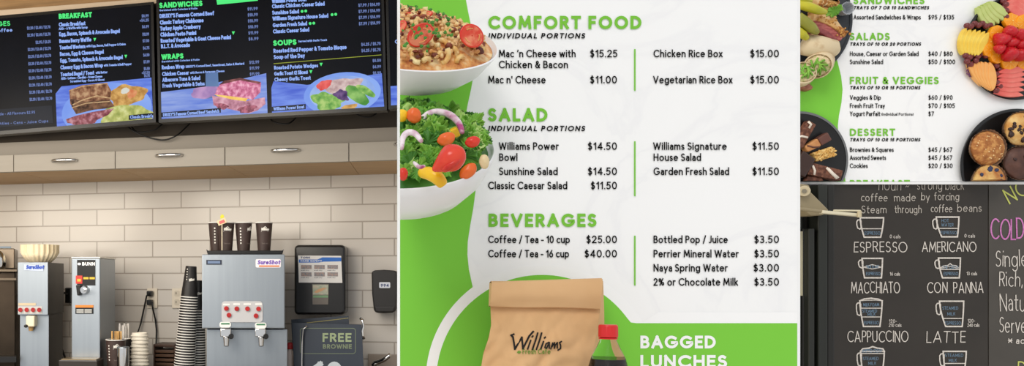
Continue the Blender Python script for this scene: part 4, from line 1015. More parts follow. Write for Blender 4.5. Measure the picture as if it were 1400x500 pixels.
for px_,dd,pyt,n,lab,grp in ((191.5,.02,454.5,13,'white plastic cup lid in the stack beside the steel canister','lids in the white stack'),):
    o, h = upright(px_,dd,pyt,0); st_ = h/n; R = 11.2*mm
    for k in range(n):
        if l0 is None:
            M = Matrix.Translation(o)
            t = l0 = thing('cup_lid', lab, 'lid', o, s, grp)
            part('lid_top', MB().lathe([(R*.93,.004),(R*.90,st_-.002),(R*.84,st_),(R*.80,st_-.004),(.002,st_-.004)],32,M), LID, t, smooth=40)
            part('rim', MB().lathe([(R*.95,.0),(R*1.02,.001),(R*1.03,.004),(R*.96,.006)],32,M,caps=False), LID, t, smooth=60)
        else:
            t = dup(l0)
        sc_ = 1.12-.12*k/(n-1)
        t.matrix_world = s.M @ Matrix.Translation(o+Vector((((k*5)%3-1)*.0015-(1-k/(n-1))*.004,0,st_*k))) @ Matrix.Diagonal((sc_,sc_,1,1))
s8 = MS(222,.16)
WR = mat('dark_wood_rack',(92,64,44),.5,c2=(70,46,30),scale=14,stretch=(1,1,10))
t = thing('wooden_rack','dark wooden slatted rack against the tiles left of the cup stacks','rack', Vector((0,.06,CT)), s8)
A, B = s8.at(209.5,470,0), s8.at(240,472,0)
part('rack_frame', MB().box((A.x,.0,CT),(A.x+.008,.13,A.z)).box((B.x-.008,.0,CT),(B.x,.13,A.z)).box((A.x,.0,A.z-.012),(B.x,.13,A.z)), mat('dark_wood_frame',(66,44,32),.5), t, bevel=.002)
z = CT+.004
while z < A.z-.026:
    part('slat', MB().box((A.x+.009,.004,z),(B.x-.009,.12,z+.013)), WR, t, bevel=.0015); z += .0195

# --- cards on a stand, sink and faucet
s = MS(448,.30,13)
CARD = mat('slate_blue_card',(52,60,72),.45,c2=(46,54,66),scale=4)
t = thing('promotional_card','dark slate card offering a free brownie on a wire stand','card', s.at(448,523,0)*1, s)
part('card', slab(s, [(399.5,441),(494.5,443.5),(498,522),(402.5,522)], .012,.008), CARD, t)
m_ = MB(); rr = rrect(410.5,448.5,486,483,3.5); ribbon(m_, rr+[rr[0]], .8, s.f(.0126)); part('border_line', m_, mat('olive_line',(112,124,100),.6), t)
part('card_lettering', text(MB(),'FREE',441,467,480.5,12,2.6,s.f(.0127)), mat('sage_lettering',(150,164,128),.6), t)
part('card_lettering', text(MB(),'BROWNIE',441.5,476.4,481,6.2,1.3,s.f(.0127)), mat('dim_sage_lettering',(118,130,104),.6), t)
part('card_lettering', text(MB(),'10',428,521,468,27,7,s.f(.0127)), mat('pale_grey_lettering',(196,204,210),.6), t)
m_ = MB(); m_.tube([s.at(419.5,445,.03),s.at(414.5,450,.032),s.at(413,470,.032),s.at(412.5,505,.03),s.at(412.5,523,.03)],.0035,8); m_.tube([s.at(412.5,523,.03),s.at(412.5,523,.015)],.0035,8)
part('wire_clip', m_, CHROME, t, smooth=180)
# binder rings on the right edge
t2 = part('ring_binding', MB().tube([s.at(493,435,.0),s.at(496,438,.012),s.at(497,446,.014),s.at(495.5,452,.012),s.at(496.5,458,.014),s.at(497.5,463,.01)],.006,10), CHROME, t, smooth=180)
s9 = MS(438,.235,13)
t = thing('promotional_card','second dark card leaning crooked behind the free brownie card','card', s9.at(438,523,0)*1, s9)
part('card', slab(s9, [(398,436.5),(476.5,431.5),(481,517),(402,517)], .0,-.004), CARD, t)
m_ = MB(); ribbon(m_, [(420,441),(460,436.5),(476,434.5)], .9, s9.f(.0006)); part('border_line', m_, mat('gold_line',(150,140,86),.6), t)
s = MS(398,.28)
t = thing('red_bottle','small red and white bottle half hidden left of the cards','bottle', Vector((0,0,CT)), s)
A = s.at(397,472,0)
part('bottle_body', MB().lathe([(.014,0),(.015,.004),(.015,A.z-CT-.03),(.010,A.z-CT-.016),(.009,A.z-CT-.012)],20,Matrix.Translation((-.004,0,CT))), mat('clear_white_plastic',(210,196,190),.3), t, smooth=50)
part('cap', MB().lathe([(.012,A.z-CT-.015),(.013,A.z-CT-.012),(.012,A.z-CT+.008),(.007,A.z-CT+.013)],20,Matrix.Translation((-.004,0,CT))), mat('red_cap',(186,44,50),.4), t, smooth=50)
s = MS(522,.2)
t = thing('faucet','chrome faucet spout rising at the bottom right of the tiled wall','faucet', s.at(511,523,0)*1, s)
part('spout', MB().tube([s.at(511,500,0),s.at(513,496,.0),s.at(518,494.5,.005),s.at(525,491.5,.02),s.at(531,487,.03),s.at(533.5,483.5,.03)],[.012,.011,.010,.010,.009,.007],14), CHROME, t, smooth=180)
part('faucet_base', MB().lathe([(.018,CT),(.018,CT+.008),(.012,CT+.02),(.011,s.at(511,499,0).z)],24,Matrix.Translation((s.at(511,500,0).x,0,0))), CHROME, t, smooth=40)
# grey splash panel behind the faucet
s = MS(530,.012)
solo('splash_panel', s.box(MB(),503,483.5,560,523,.004,-.008,CT+.001), mat('grey_laminate',(150,138,126),.4), 'grey splash panel on the tiles behind the chrome faucet','panel', s, bevel=.002)
# ------------------------------------------------------------------ food shown on the big menu
class Dish:
    """tilted dish: local z = its axis, x = across the view"""
    def __init__(s, px, py, Y, tilt, roll=0):
        s.c = W(px,py,Y); ray = math.atan((px-CX)/F)
        s.R = Matrix.Rotation(-ray,4,'Z') @ Matrix.Rotation(D(roll),4,'Y') @ Matrix.Rotation(D(tilt),4,'X')
        s.M = Matrix.Translation(s.c) @ s.R; s.ax = (s.R @ Vector((0,0,1))); s.sc = Y/F
    def at(s, px, py, h=0):     # point seen at that pixel lying h above the rim plane
        d = Vector(((px-CX)/F, 1, (CY-py)/F)); o = Vector((0,0,EYE)); c = s.c+s.ax*h
        return o+d*((c-o).dot(s.ax)/d.dot(s.ax))
def face_cam(p, spin=0, lean=0):   # rotation whose local z looks from p to the viewer's side
    d = (Vector((0,0,EYE))-p).normalized()
    return d.to_track_quat('Z','Y').to_matrix().to_4x4() @ Matrix.Rotation(spin,4,'Z') @ Matrix.Rotation(lean,4,'X')
CER = mat('white_glazed_bowl',(240,240,242),.3)
c1 = (CUTL,)
# --- oval dish of baked macaroni
d1 = Dish(543,52,1.13,39,11)
A_, B_ = 135*d1.sc, .70
SQ = Matrix.Diagonal((1,B_,1,1))
t = thing('oval_dish','white oval dish of baked macaroni at the top left of the menu','dish', d1.c)
prof = [(A_*.5,-.05),(A_*.72,-.046),(A_*.88,-.028),(A_*.985,-.004),(A_*1.0,0),(A_*.985,.001),(A_*.965,-.004),(A_*.85,-.028),(A_*.7,-.040),(.001,-.041)]
part('dish_body', MB().lathe(prof,72,d1.M @ SQ), CER, t, smooth=45, cuts=c1)
def mound(R, hgt, nz, f1, seed, nr=26, ns=90):
    m_ = MB(); vs = [(0,0,hgt)]; fs = []
    for i in range(1,nr+1):
        q = i/nr
        for k in range(ns):
            g = 2*pi*k/ns; x, y = q*math.cos(g), q*math.sin(g)
            z = hgt*(1-q**2.4)+nz*(noise.noise(Vector((x*f1,y*f1,seed)))+.6*noise.noise(Vector((x*f1*2.7,y*f1*2.7,seed+4))))*(1-q**8)-.004*q
            vs.append((x*R,y*R,z))
    for k in range(ns): fs.append((0,1+k,1+(k+1)%ns))
    for i in range(nr-1):
        for k in range(ns): a0 = 1+i*ns+k; a1 = 1+i*ns+(k+1)%ns; fs.append((a0,a0+ns,a1+ns,a1))
    return vs, fs
t = thing('macaroni_bake','golden baked macaroni with crumbs and parsley heaped in the white oval dish','baked pasta', d1.c)
vs, fs = mound(A_*.95,.022,.0055,5,3)
part('pasta_base', MB().add(vs,fs,d1.M @ SQ), mat('baked_cheese',(240,214,164),.45,c2=(176,98,48),c3=(222,158,88),scale=75,contrast=(.36,.66),bump=.5,bscale=200), t, smooth=180, cuts=c1)
def on_mound(q, g, lift=0):
    x, y = q*math.cos(g), q*math.sin(g); z = .022*(1-q**2.4)+lift
    return d1.M @ SQ @ Vector((x*A_*.95, y*A_*.95, z))
r5 = random.Random(11)
mac, crumb, bac, par = MB(), MB(), MB(), MB()
for k in range(84):
    p = on_mound(math.sqrt(r5.random())*.9, r5.uniform(-1.9,1.9) if r5.random()<.75 else r5.uniform(0,6.28), -.0005)
    L_ = r5.uniform(.006,.011); Rm = Matrix.Rotation(r5.uniform(0,6.28),3,Vector((r5.gauss(0,.4),-1,r5.gauss(0,.5))).normalized())
    pts = [p+Rm @ Vector((L_*math.sin(u*.9), 0, L_*(1-math.cos(u*.9)))) for u in (-1.2,-.6,0,.6,1.2)]
    mac.tube(pts, .0034, 8)
for k in range(620):
    p = on_mound(math.sqrt(r5.random())*.93, r5.uniform(0,6.28), .004); s_ = r5.uniform(.0010,.0036)
    (crumb if r5.random()<.62 else bac).blob(p,(s_*r5.uniform(.8,1.5),s_,s_*r5.uniform(.6,1.2)),seg=7,rings=5,nz=.4,seed=k)
for k in range(46):
    q0, g0 = (r5.choice(((.62,-.55),(.45,1.2),(.2,-1.9),(.55,.4),(.75,-1.1),(.35,-.2),(.5,2.0)))); 
    p = on_mound(min(.93,max(.02,q0+r5.gauss(0,.07))), g0+r5.gauss(0,.22), .0085); s_ = r5.uniform(.0018,.0042)
    n = face_cam(p, r5.uniform(0,6.28), r5.uniform(-.7,.7))
    par.add([(s_*math.cos(i*2*pi/7)*(1 if i%2 else .55), s_*.7*math.sin(i*2*pi/7), .0006*(i%2)) for i in range(7)]+[(0,0,.0012)], [(i,(i+1)%7,7) for i in range(7)], Matrix.Translation(p) @ n)
part('macaroni', mac, mat('macaroni_cream',(246,226,168),.4,c2=(226,176,96),scale=60), t, kind='stuff', smooth=180, cuts=c1)
part('cheese_crumbs', crumb, mat('cheese_crumb',(238,206,150),.6,c2=(206,140,72),scale=90), t, kind='stuff', smooth=180, cuts=c1)
part('bacon_bits', bac, mat('bacon_bits',(150,72,42),.5,c2=(92,44,36),scale=90), t, kind='stuff', smooth=180, cuts=c1)
part('chopped_parsley', par, mat('parsley',(58,128,46),.6,c2=(92,160,62),scale=90), t, kind='stuff', cuts=c1)
TOM = mat('tomato_red',(214,40,28),.25,c2=(226,66,40),scale=40,spec=.6)
TOMI = mat('tomato_flesh',(216,66,44),.3,c2=(236,140,104),scale=70,contrast=(.45,.62))
SEED = mat('tomato_seed',(236,180,110),.4)
def tomato_slice(px,py,h,r,spin,lean,label,squash=.8,yaw=0):
    p = d1.at(px,py,h); M = Matrix.Translation(p) @ face_cam(p) @ Matrix.Rotation(spin,4,'Z') @ Matrix.Rotation(yaw,4,'Y') @ Matrix.Rotation(lean,4,'X') @ Matrix.Diagonal((1,squash,1,1))
    R = r*d1.sc
    t = thing('tomato_slice',label,'tomato',p,WORLD)
    part('skin', MB().lathe([(R*.3,-R*.55),(R*.75,-R*.42),(R*.97,-R*.12),(R,0),(R*.94,R*.06),(R*.86,R*.05)],32,M), TOM, t, smooth=60, cuts=c1)
    part('flesh', MB().lathe([(R*.88,R*.05),(R*.6,R*.06),(.001,R*.07)],32,M,wob=lambda g,i:.05*math.sin(3*g) if i==1 else 0,caps=False), TOMI, t, smooth=180, cuts=c1)
    for k in range(3):
        g = k*2*pi/3+.4; m_ = MB()
        for j in range(5):
            gg = g+(j-2)*.19; m_.blob((R*.6*math.cos(gg),R*.6*math.sin(gg),R*.08),(R*.07,R*.045,R*.04),seg=8,rings=6)
        m2 = MB(); m2.v = [M @ v for v in m_.v]; m2.f = m_.f
        part('seeds', m2, SEED, t, kind='stuff', smooth=180, cuts=c1)
tomato_slice(645,49,.030,17,-.7,-.35,'cut cherry tomato half at the right end of the macaroni',.85,.2)
tomato_slice(575,48,.032,18,.5,.3,'parsley-topped tomato half in the middle of the macaroni',.8)
tomato_slice(577,21,.020,15,.2,-1.0,'tomato slice at the back rim of the macaroni dish',.55)
tomato_slice(552,22,.022,13,.1,-.9,'tomato slice touching the menu edge at the back of the macaroni',.6)
tomato_slice(548,36,.030,9,.9,-.5,'small tomato piece on the menu edge left of the parsley-topped half',.8)
m_ = MB()
for k in range(16):
    p = d1.at(574+r5.gauss(0,8), 46+r5.gauss(0,6), .047); n = face_cam(p, r5.uniform(0,6.28), r5.uniform(-.6,.6)); s_ = r5.uniform(.0022,.0045)
    m_.add([(s_*math.cos(i*2*pi/7)*(1 if i%2 else .5), s_*.6*math.sin(i*2*pi/7), .0006*(i%2)) for i in range(7)]+[(0,0,.0012)], [(i,(i+1)%7,7) for i in range(7)], Matrix.Translation(p) @ n)
solo('chopped_parsley', m_, MATS['parsley'], 'green chopped parsley sprinkled on the middle tomato half','parsley', kind='stuff', cuts=c1)

# --- salad bowl
d2 = Dish(552,207,1.106,32)
RB = 119*d2.sc
t = thing('salad_bowl','round white bowl heaped with green salad on the left of the menu','bowl', d2.c)
prof = [(RB*.45,-.068),(RB*.47,-.066),(RB*.70,-.056),(RB*.88,-.034),(RB*.97,-.012),(RB,0),(RB*.99,.002),(RB*.97,.0),(RB*.85,-.032),(RB*.66,-.052),(.001,-.058)]
part('bowl_body', MB().lathe(prof,72,d2.M), CER, t, smooth=45, cuts=c1)
LET = [mat('lettuce_green',(104,166,50),.5,c2=(150,200,80),scale=26,contrast=(.4,.62)), mat('lettuce_dark_green',(52,112,36),.5,c2=(88,150,50),scale=26,contrast=(.4,.62)), mat('lettuce_light_green',(160,204,96),.5,c2=(196,222,140),scale=22,contrast=(.4,.62)), mat('lettuce_mid_green',(72,140,44),.5,c2=(124,184,62),scale=26,contrast=(.4,.62))]
def leaf(R, seed, ruf=.30):
    r = random.Random(seed); ns, nr = 84, 8; vs = [(0,0,0)]; fs = []
    p1, p2, p3 = r.uniform(0,6), r.uniform(0,6), r.uniform(0,6); ex = r.uniform(1.1,1.5); bend = r.uniform(-.5,.5)
    for i in range(1,nr+1):
        q = i/nr
        for k in range(ns):
            g = 2*pi*k/ns
            rr = q*(1+.10*math.sin(5*g+p1)+.08*math.sin(9*g+p2)*q)
            z = ruf*q**2.2*(math.sin(7*g+p1)*.55+math.sin(11*g+p2)*.4+math.sin(19*g+p3)*.4)+bend*q*q*math.cos(2*g+p3)*.5
            zig = .06*math.sin(31*g+p3)*q**4
            vs.append((R*ex*rr*math.cos(g)*(1+zig), R*rr*math.sin(g)*(1+zig), R*z*.75))
    for k in range(ns): fs.append((0,1+k,1+(k+1)%ns))
    for i in range(nr-1):
        for k in range(ns): a0 = 1+i*ns+k; a1 = 1+i*ns+(k+1)%ns; fs.append((a0,a0+ns,a1+ns,a1))
    return vs, fs
r6 = random.Random(21)
spots = []
for k in range(190):
    q = math.sqrt(r6.random())*.88; g = r6.uniform(0,2*pi) if k < 120 else r6.uniform(-pi*.75,.1); x, y = q*math.cos(g), q*math.sin(g)
    p = d2.M @ Vector((x*RB, y*RB, .008+.034*(1-q*q)))
    if CX+p.x/p.y*F > 545: spots.append((p, q))
vs, fs = mound(RB*.93,.028,.004,4,9,14,60)
solo('lettuce_bed', MB().add(vs,fs,d2.M), LET[1], 'dark green lettuce filling the white salad bowl under the leaves','lettuce', smooth=180, cuts=c1, kind='stuff')
for k,(p,q) in enumerate(spots):
    R = r6.uniform(12,19)*d2.sc*(1-.45*q*q)
    vs, fs = leaf(R, 40+k, r6.uniform(.38,.6))
    M = Matrix.Translation(p) @ face_cam(p, r6.uniform(0,6.28), r6.uniform(-.9,.5)) 
    solo('lettuce_leaf', MB().add(vs,fs,M), LET[(0,1,0,2,0,3,1)[k%7]], 'ruffled green lettuce leaf heaped in the white salad bowl','lettuce', group='lettuce leaves in the salad bowl', smooth=180, cuts=c1, solid=.0009)
def lump(name, px, py, h, rx, ry, rz, m, label, cat, spin=0, lean=0, nz=.12, seed=1, seg=24):
    p = d2.at(px,py,h+.012); k = d2.sc; M = Matrix.Translation(p) @ face_cam(p, spin, lean)
    return solo(name, MB().blob((0,0,0),(rx*k,ry*k,rz*k),None,seg,16,nz,5,seed), m, label, cat, smooth=180) if 0 else solo(name, _x(MB().blob((0,0,0),(rx*k,ry*k,rz*k),None,seg,16,nz,5,seed),M), m, label, cat, smooth=180, cuts=c1)
def _x(mb, M): mb.v = [M @ v for v in mb.v]; return mb
ORG_ = mat('orange_tomato',(226,92,32),.3,c2=(236,120,50),scale=30); YEL = mat('yellow_pepper',(250,206,40),.3,c2=(240,184,28),scale=20)
ONI = mat('red_onion',(240,226,232),.35,c2=(170,60,120),scale=26,contrast=(.5,.62))
# tomato wedge with a smooth cut face
p = d2.at(613,219,.052); k = d2.sc; M = Matrix.Translation(p) @ face_cam(p,.55,-.2)
t = thing('tomato_wedge','large glossy red tomato wedge at the centre of the salad','tomato', p)
mt_ = MB().blob((0,0,0),(21*k,17*k,14*k),None,32,20,.10,4,3)
for v in mt_.v:
    if v.x < 6*k: v.y *= max(.25,1-.55*((6*k-v.x)/(27*k))); v.z *= max(.4,1-.4*((6*k-v.x)/(27*k)))
part('skin', _x(mt_,M), TOM, t, smooth=180)
part('cut_face', _x(MB().blob((0*k,-8*k,5*k),(13*k,5*k,9*k),None,24,14,.06,4,5),M), mat('tomato_cut_face',(196,28,24),.2,c2=(220,70,50),scale=60), t, smooth=180)
lump('cherry_tomato',566,158,.05,9,10,7,ORG_,'orange cherry tomato half at the upper left of the salad','tomato',.5)
lump('cherry_tomato',610,190,.034,11,8,7,ORG_,'orange cherry tomato half just above the large tomato wedge','tomato',.3)
lump('cherry_tomato',646,194,.026,9,7,6,TOM,'red cherry tomato half at the upper right of the salad','tomato',.2)
lump('cherry_tomato',640,234,-.004,12,8,7,ORG_,'orange red tomato piece at the lower right rim of the salad bowl','tomato',.7)
lump('tomato_piece',551,238,.008,6,8,6,TOM,'small red tomato piece at the lower left edge of the salad','tomato')
lump('egg_slice',662,221,.006,6,9,5,mat('egg_white',(226,206,164),.4,c2=(226,200,150),scale=30),'cream coloured egg slice at the right rim of the salad bowl','egg',.1)
lump('pepper_piece',549,158,.05,8,8,6,YEL,'yellow pepper piece at the upper left edge of the salad','pepper')
p = d2.at(622,181,.040); M = Matrix.Translation(p) @ face_cam(p,.4,.3)
solo('pepper_cube', _x(MB().box((-5*k,-6*k,-5*k),(5*k,6*k,5*k)),M), YEL, 'small yellow pepper cube near the top right of the salad','pepper', bevel=.0015)
def strip(name, pts, h, r, flat, m, label, cat):
    P = [d2.at(x,y,h+.012+hh) for x,y,hh in pts]; S_ = []
    for q in range(len(P)-1):
        p0,p1,p2,p3 = P[max(q-1,0)],P[q],P[q+1],P[min(q+2,len(P)-1)]
        for j in range(5):
            u = j/5; S_.append(.5*((2*p1)+(p2-p0)*u+(2*p0-5*p1+4*p2-p3)*u*u+(3*p1-p0-3*p2+p3)*u**3))
    S_.append(P[-1]); n = len(S_)
    m_ = MB(); m_.tube(S_, [r*d2.sc*(.45+.55*math.sin(pi*(i+.6)/(n+.2))**.5) for i in range(n)], 12)
    return solo(name, m_, m, label, cat, smooth=180, cuts=c1)
strip('pepper_strip',[(576,236,0),(587,237,.004),(598,243,.002),(606,253,-.006)],.012,8.5,1,YEL,'long yellow pepper strip at the front of the salad','pepper')
strip('onion_ring',[(573,167,0),(583,157,.004),(598,153,.006),(615,157,.006),(627,168,.004),(632,181,0)],.036,4.6,1,ONI,'large purple and white onion ring arching over the top of the salad','onion')
strip('onion_ring',[(549,203,0),(551,188,.004),(558,181,.006),(568,183,.006),(576,193,.004)],.042,4,1,ONI,'smaller onion ring at the left edge of the salad','onion')
strip('onion_ring',[(566,222,0),(573,228,.003),(580,227,0)],.042,2.4,1,ONI,'short purple onion strip above the yellow pepper strip','onion')

# --- paper lunch bag
ZL = 1.22
def lerp_poly(pts, y):
    for (xa,ya),(xb,yb) in zip(pts,pts[1:]):
        if ya <= y <= yb: return xa+(xb-xa)*(y-ya)/(yb-ya)
    return pts[-1][0] if y > pts[-1][1] else pts[0][0]
LE = [(671,388),(670.5,420),(671.5,444),(668,462),(661,482),(658,500),(652,690)]
FR = [(824,382),(820.5,422),(818,440),(813,470),(808,500),(803,690)]
BR = [(824.5,382),(826,422),(826.5,450),(827,500),(829,690)]
KR = mat('kraft_paper',(222,178,128),.75,c2=(208,162,112),scale=9,bump=.15,bscale=30)
KRD = mat('kraft_paper_fold',(220,178,130),.75,c2=(208,164,116),scale=9)
t = thing('paper_bag','brown paper lunch bag with a folded top standing before the green circle','bag', W(742,690,1.1)*1)
def bagf(u,v):
    y = 384+v*(690-384); xl, xr = lerp_poly(LE,max(388,y)), lerp_poly(FR,y)
    x = xl+(xr-xl)*u
    bul = math.sin(pi*min(max(u,0),1))**.6*min(1,max(0,(v-.12)*3))
    n = noise.noise(Vector((u*3.1,v*7,2)))*.006+abs(noise.noise(Vector((u*4+3,v*9+u*3,7))))*.009+abs(noise.noise(Vector((u*9+1,v*16-u*5,3))))*.004
    Y = 1.118-.014*bul-(n if .1 < v else 0)*min(1,(v-.1)*6 if v > .1 else 0)-.02*min(1,v)
    return W(x,y,Y)
m_ = MB(); m_.grid(bagf, 60, 100)
part('bag_front', m_, KR, t, smooth=180)
m_ = MB()
def gus(u,v):
    y = 384+v*(690-384); p0 = bagf(1,v); xb = lerp_poly(BR,y); p1 = W(xb,y,1.165+.02*v)
    q = p0.lerp(p1,u); return q+Vector((-.006*math.sin(pi*u),0,0))
m_.grid(gus, 8, 40)
part('side_gusset', m_, KR, t, 'shaded folded side of the bag', smooth=180)
def bk(u,v):
    y = 384+v*(690-384); p1 = W(lerp_poly(BR,y),y,1.165+.02*v); p0 = W(lerp_poly(LE,max(388,y))+6,y,1.165+.02*v); return p0.lerp(p1,u)
m_ = MB(); m_.grid(bk, 8, 20); m_.grid(lambda u,v: bagf(0,v).lerp(bk(0,v),u), 6, 30)
part('bag_back', m_, KR, t, smooth=180)
# folded top: a rolled flap in front
m_ = MB()
def flap(u,v):
    tl, tr, br_, bl = (672.5,386.5),(824,381.8),(821,421.5),(670.5,418)
    x = (tl[0]+(tr[0]-tl[0])*u)*(1-v)+(bl[0]+(br_[0]-bl[0])*u)*v; y = (tl[1]+(tr[1]-tl[1])*u)*(1-v)+(bl[1]+(br_[1]-bl[1])*u)*v
    y += .6*math.sin(u*7)*v
    return W(x,y,1.110-.006*math.sin(pi*min(v*1.0,1)*.85)-.0015*noise.noise(Vector((u*5,v*3,1))))
m_.grid(flap, 30, 8)
b0 = len(m_.v)
m_.grid(lambda u,v: flap(u,1-v)+Vector((0,.0075+.003*v,0)), 30, 8)
m_.grid(lambda u,v: flap(u,0)+Vector((0,.0105*v,.002*math.sin(pi*v))), 30, 3)
m_.grid(lambda u,v: flap(u,1)+Vector((0,.0075*v,-.0012*math.sin(pi*v))), 30, 3)
m_.grid(lambda u,v: flap(1,u)+Vector((0,(.0075+.003*(1-u))*v,0)), 8, 2)
m_.grid(lambda u,v: flap(0,u)+Vector((0,(.0075+.003*(1-u))*v,0)), 8, 2)
part('folded_top', m_, KRD, t, smooth=50)
def fbag(x,y):
    v = (y-384)/(690-384); xl, xr = lerp_poly(LE,y), lerp_poly(FR,y); p = bagf((x-xl)/(xr-xl), v); return p+Vector((0,-.0012,0))
m_ = MB()
LOGO = [  # brush strokes of the signature: pixel polylines with widths
 ([(698.5,458),(701,460.5),(703.5,476.5),(713,461),(714.5,476),(723,459),(728.5,453)],2.5),([(698.5,458),(702,456.5)],2.2),
 ([(721,476.5),(725,465)],2.2),([(727,460),(728,459)],2.2),
 ([(727.5,477),(732,464),(734.5,455)],2.2),([(733,477),(737.5,464),(740,455)],2.2),
 ([(739,476.5),(742.5,466.5)],2.1),([(744,461.5),(745,460.6)],2.1),
 ([(750,467.5),(746,469.5),(744.5,474.5),(746.5,476),(750.5,468),(750.5,475.5)],1.9),
 ([(752.5,476.5),(755,468.5),(754.5,473),(757.5,468),(757.5,475.5),(759,471),(761.5,468),(761.5,475.5)],1.7),
 ([(767,466.5),(764.5,468),(766,471.5),(766,476),(762.5,478)],1.9)]
for pts,w_ in LOGO: ribbon(m_, pts, w_, fbag)
part('logo_lettering', m_, mat('logo_black',(20,18,18),.8), t, 'black handwritten logo')
m_ = text(MB(),'Fresh Cafe',714,483.5,752,7,1.0,fbag)
poly(m_, [(706,481),(709,478.5),(712,480),(711,482.5),(708,482.8)], fbag)
part('logo_lettering', m_, mat('logo_green',(106,140,50),.8), t, 'small green logo line')

# --- soda bottle
sx = 1.055/F
o = W(831.5,500,1.055); o.z = ZL
t = thing('soda_bottle','small clear bottle of dark soda with a red cap beside the paper bag','bottle', o)
M = Matrix.Translation(o); hh = lambda py: EYE+(CY-py)*sx-ZL
PET = mat('clear_plastic',(244,248,248),.06,trans=1,ior=1.12,spec=.5)
cola = mat('dark_cola',(34,20,18),.15)
bprof = [(.022,.0),(.031,.004),(.033,.012),(.033,.05),(.031,.075),(.0315,.10),(.0285,hh(518)),(24.8*sx,hh(500)),(21.5*sx,hh(488)),(15.5*sx,hh(476)),(11.5*sx,hh(467)),(9.8*sx,hh(462)),(9.6*sx,hh(455))]
part('bottle_wall', MB().lathe(bprof,48,M,caps=False), PET, t, 'clear plastic', smooth=60)
part('soda', MB().lathe([(max(.001,r-.0016),z+.001) for r,z in bprof if z < hh(491)]+[(21.8*sx,hh(490)),(.001,hh(490))],48,M), cola, t, 'dark brown soda', smooth=50)
part('neck_ring', MB().lathe([(10*sx,hh(463)),(12*sx,hh(463)),(12.2*sx,hh(461.5)),(10*sx,hh(461))],40,M), mat('red_plastic_cap',(214,34,36),.35), t, smooth=40)
part('cap', MB().lathe([(11.8*sx,hh(460.6)),(12.4*sx,hh(460)),(12.2*sx,hh(445.5)),(11.2*sx,hh(443.6)),(.001,hh(443.4))],96,M,wob=lambda g,i: .018*(1 if math.cos(40*g)>0 else 0) if i < 3 else 0), mat('red_plastic_cap',(214,34,36),.35), t, 'red screw cap', smooth=30)

# ------------------------------------------------------------------ trays of food on the right wall menu
BLKP = mat('black_plate',(22,23,25),.3)
def plate(name, px, py, rpx, label, m=BLKP, cuts=(), rim=None):
    c = W(px,py,YR-.001); R = rpx*YR/F; M = Matrix.Translation(c) @ Matrix.Rotation(pi/2,4,'X')
    t = thing(name,label,'plate', c)
    part('plate_base', MB().lathe([(.001,0),(R*.9,0),(R*.97,.008),(R*.985,.010),(R*.95,.010),(R*.90,.005),(.001,.004)],96,M,caps=False), m, t, smooth=40, cuts=cuts)
    part('rim', MB().lathe([(R*.95,.0098),(R*.985,.0098),(R,.0105),(R*.985,.013),(R*.95,.012)],96,M,caps=False), rim or m, t, smooth=60, cuts=cuts)
    return t
def P3(px,py,h): return W(px,py,YR-h)
def chunk(name, pts, h0, h1, m, label, cat, group=None, bevel=.004, cuts=(), lump_=0, parent=None):
    """a cut piece: pixel outline standing between heights h0 and h1 off the board"""
    n = len(pts); m_ = MB()
    m_.prism([P3(x,y,h1) for x,y in pts], (0,h1-h0,0))
    if parent: return part(name, m_, m, parent, bevel=bevel, cuts=cuts)
    return solo(name, m_, m, label, cat, group=group, bevel=bevel, cuts=cuts)
# fruit platter
plate('serving_platter',1383.5,67,70.5,'round black platter of fresh fruit at the right edge of the photo')
def fan(name, label, grp, n, c0, c1_, ang0, ang1, ln, wd, m, h0=.005, dh=.0018, th=.013):
    for i in range(n):
        u = i/(n-1); cx, cy = c0[0]+(c1_[0]-c0[0])*u, c0[1]+(c1_[1]-c0[1])*u; g = D(ang0+(ang1-ang0)*u)
        up = []
        for k in range(13):
            q = k/12*2-1; up.append((q*ln/2, -wd*.5*(1-q*q)**.6 - wd*.22*(1-q*q)))
        lo = [(q[0]*.96, q[1]*.0+wd*.42*(1-(q[0]/(ln/2))**2)) for q in reversed(up[1:-1])]
        pts = [(cx+x*math.cos(g)-y*math.sin(g), cy+x*math.sin(g)+y*math.cos(g)) for x,y in up+lo]
        chunk(name, pts, h0+i*dh, h0+th+i*dh, m, label, 'fruit', grp, .0025)
HON = mat('honeydew_flesh',(206,214,140),.4,c2=(176,196,100),scale=14); PIN = mat('pineapple_flesh',(246,214,92),.4,c2=(236,190,56),scale=30)
CAN = mat('cantaloupe_flesh',(246,186,110),.4,c2=(238,160,80),scale=16); WAT = mat('watermelon_flesh',(226,92,84),.4,c2=(240,136,122),scale=24)
fan('honeydew_slice','pale green honeydew slice fanned at the top of the black fruit platter','honeydew slices on the fruit platter',5,(1345,25),(1366,13),62,40,36,9.5,HON)
fan('pineapple_slice','yellow pineapple slice fanned at the left of the black fruit platter','pineapple slices on the fruit platter',6,(1320,56),(1346,60),-84,-64,38,9.5,PIN)
fan('cantaloupe_slice','orange cantaloupe slice fanned at the lower left of the black fruit platter','cantaloupe slices on the fruit platter',6,(1334,100),(1356,104),60,84,40,10,CAN)
fan('watermelon_slice','red watermelon slice fanned at the bottom of the black fruit platter','lower watermelon slices on the fruit platter',6,(1380,129),(1386,97),5,-7,42,8.5,WAT)
fan('watermelon_slice','red watermelon slice fanned at the top right of the black fruit platter','upper watermelon slices on the fruit platter',4,(1394,-4),(1390,16),20,28,34,11,WAT)
ORA = mat('orange_flesh',(250,170,30),.35,c2=(246,150,16),scale=30); ORP = mat('orange_pith',(252,206,110),.4)
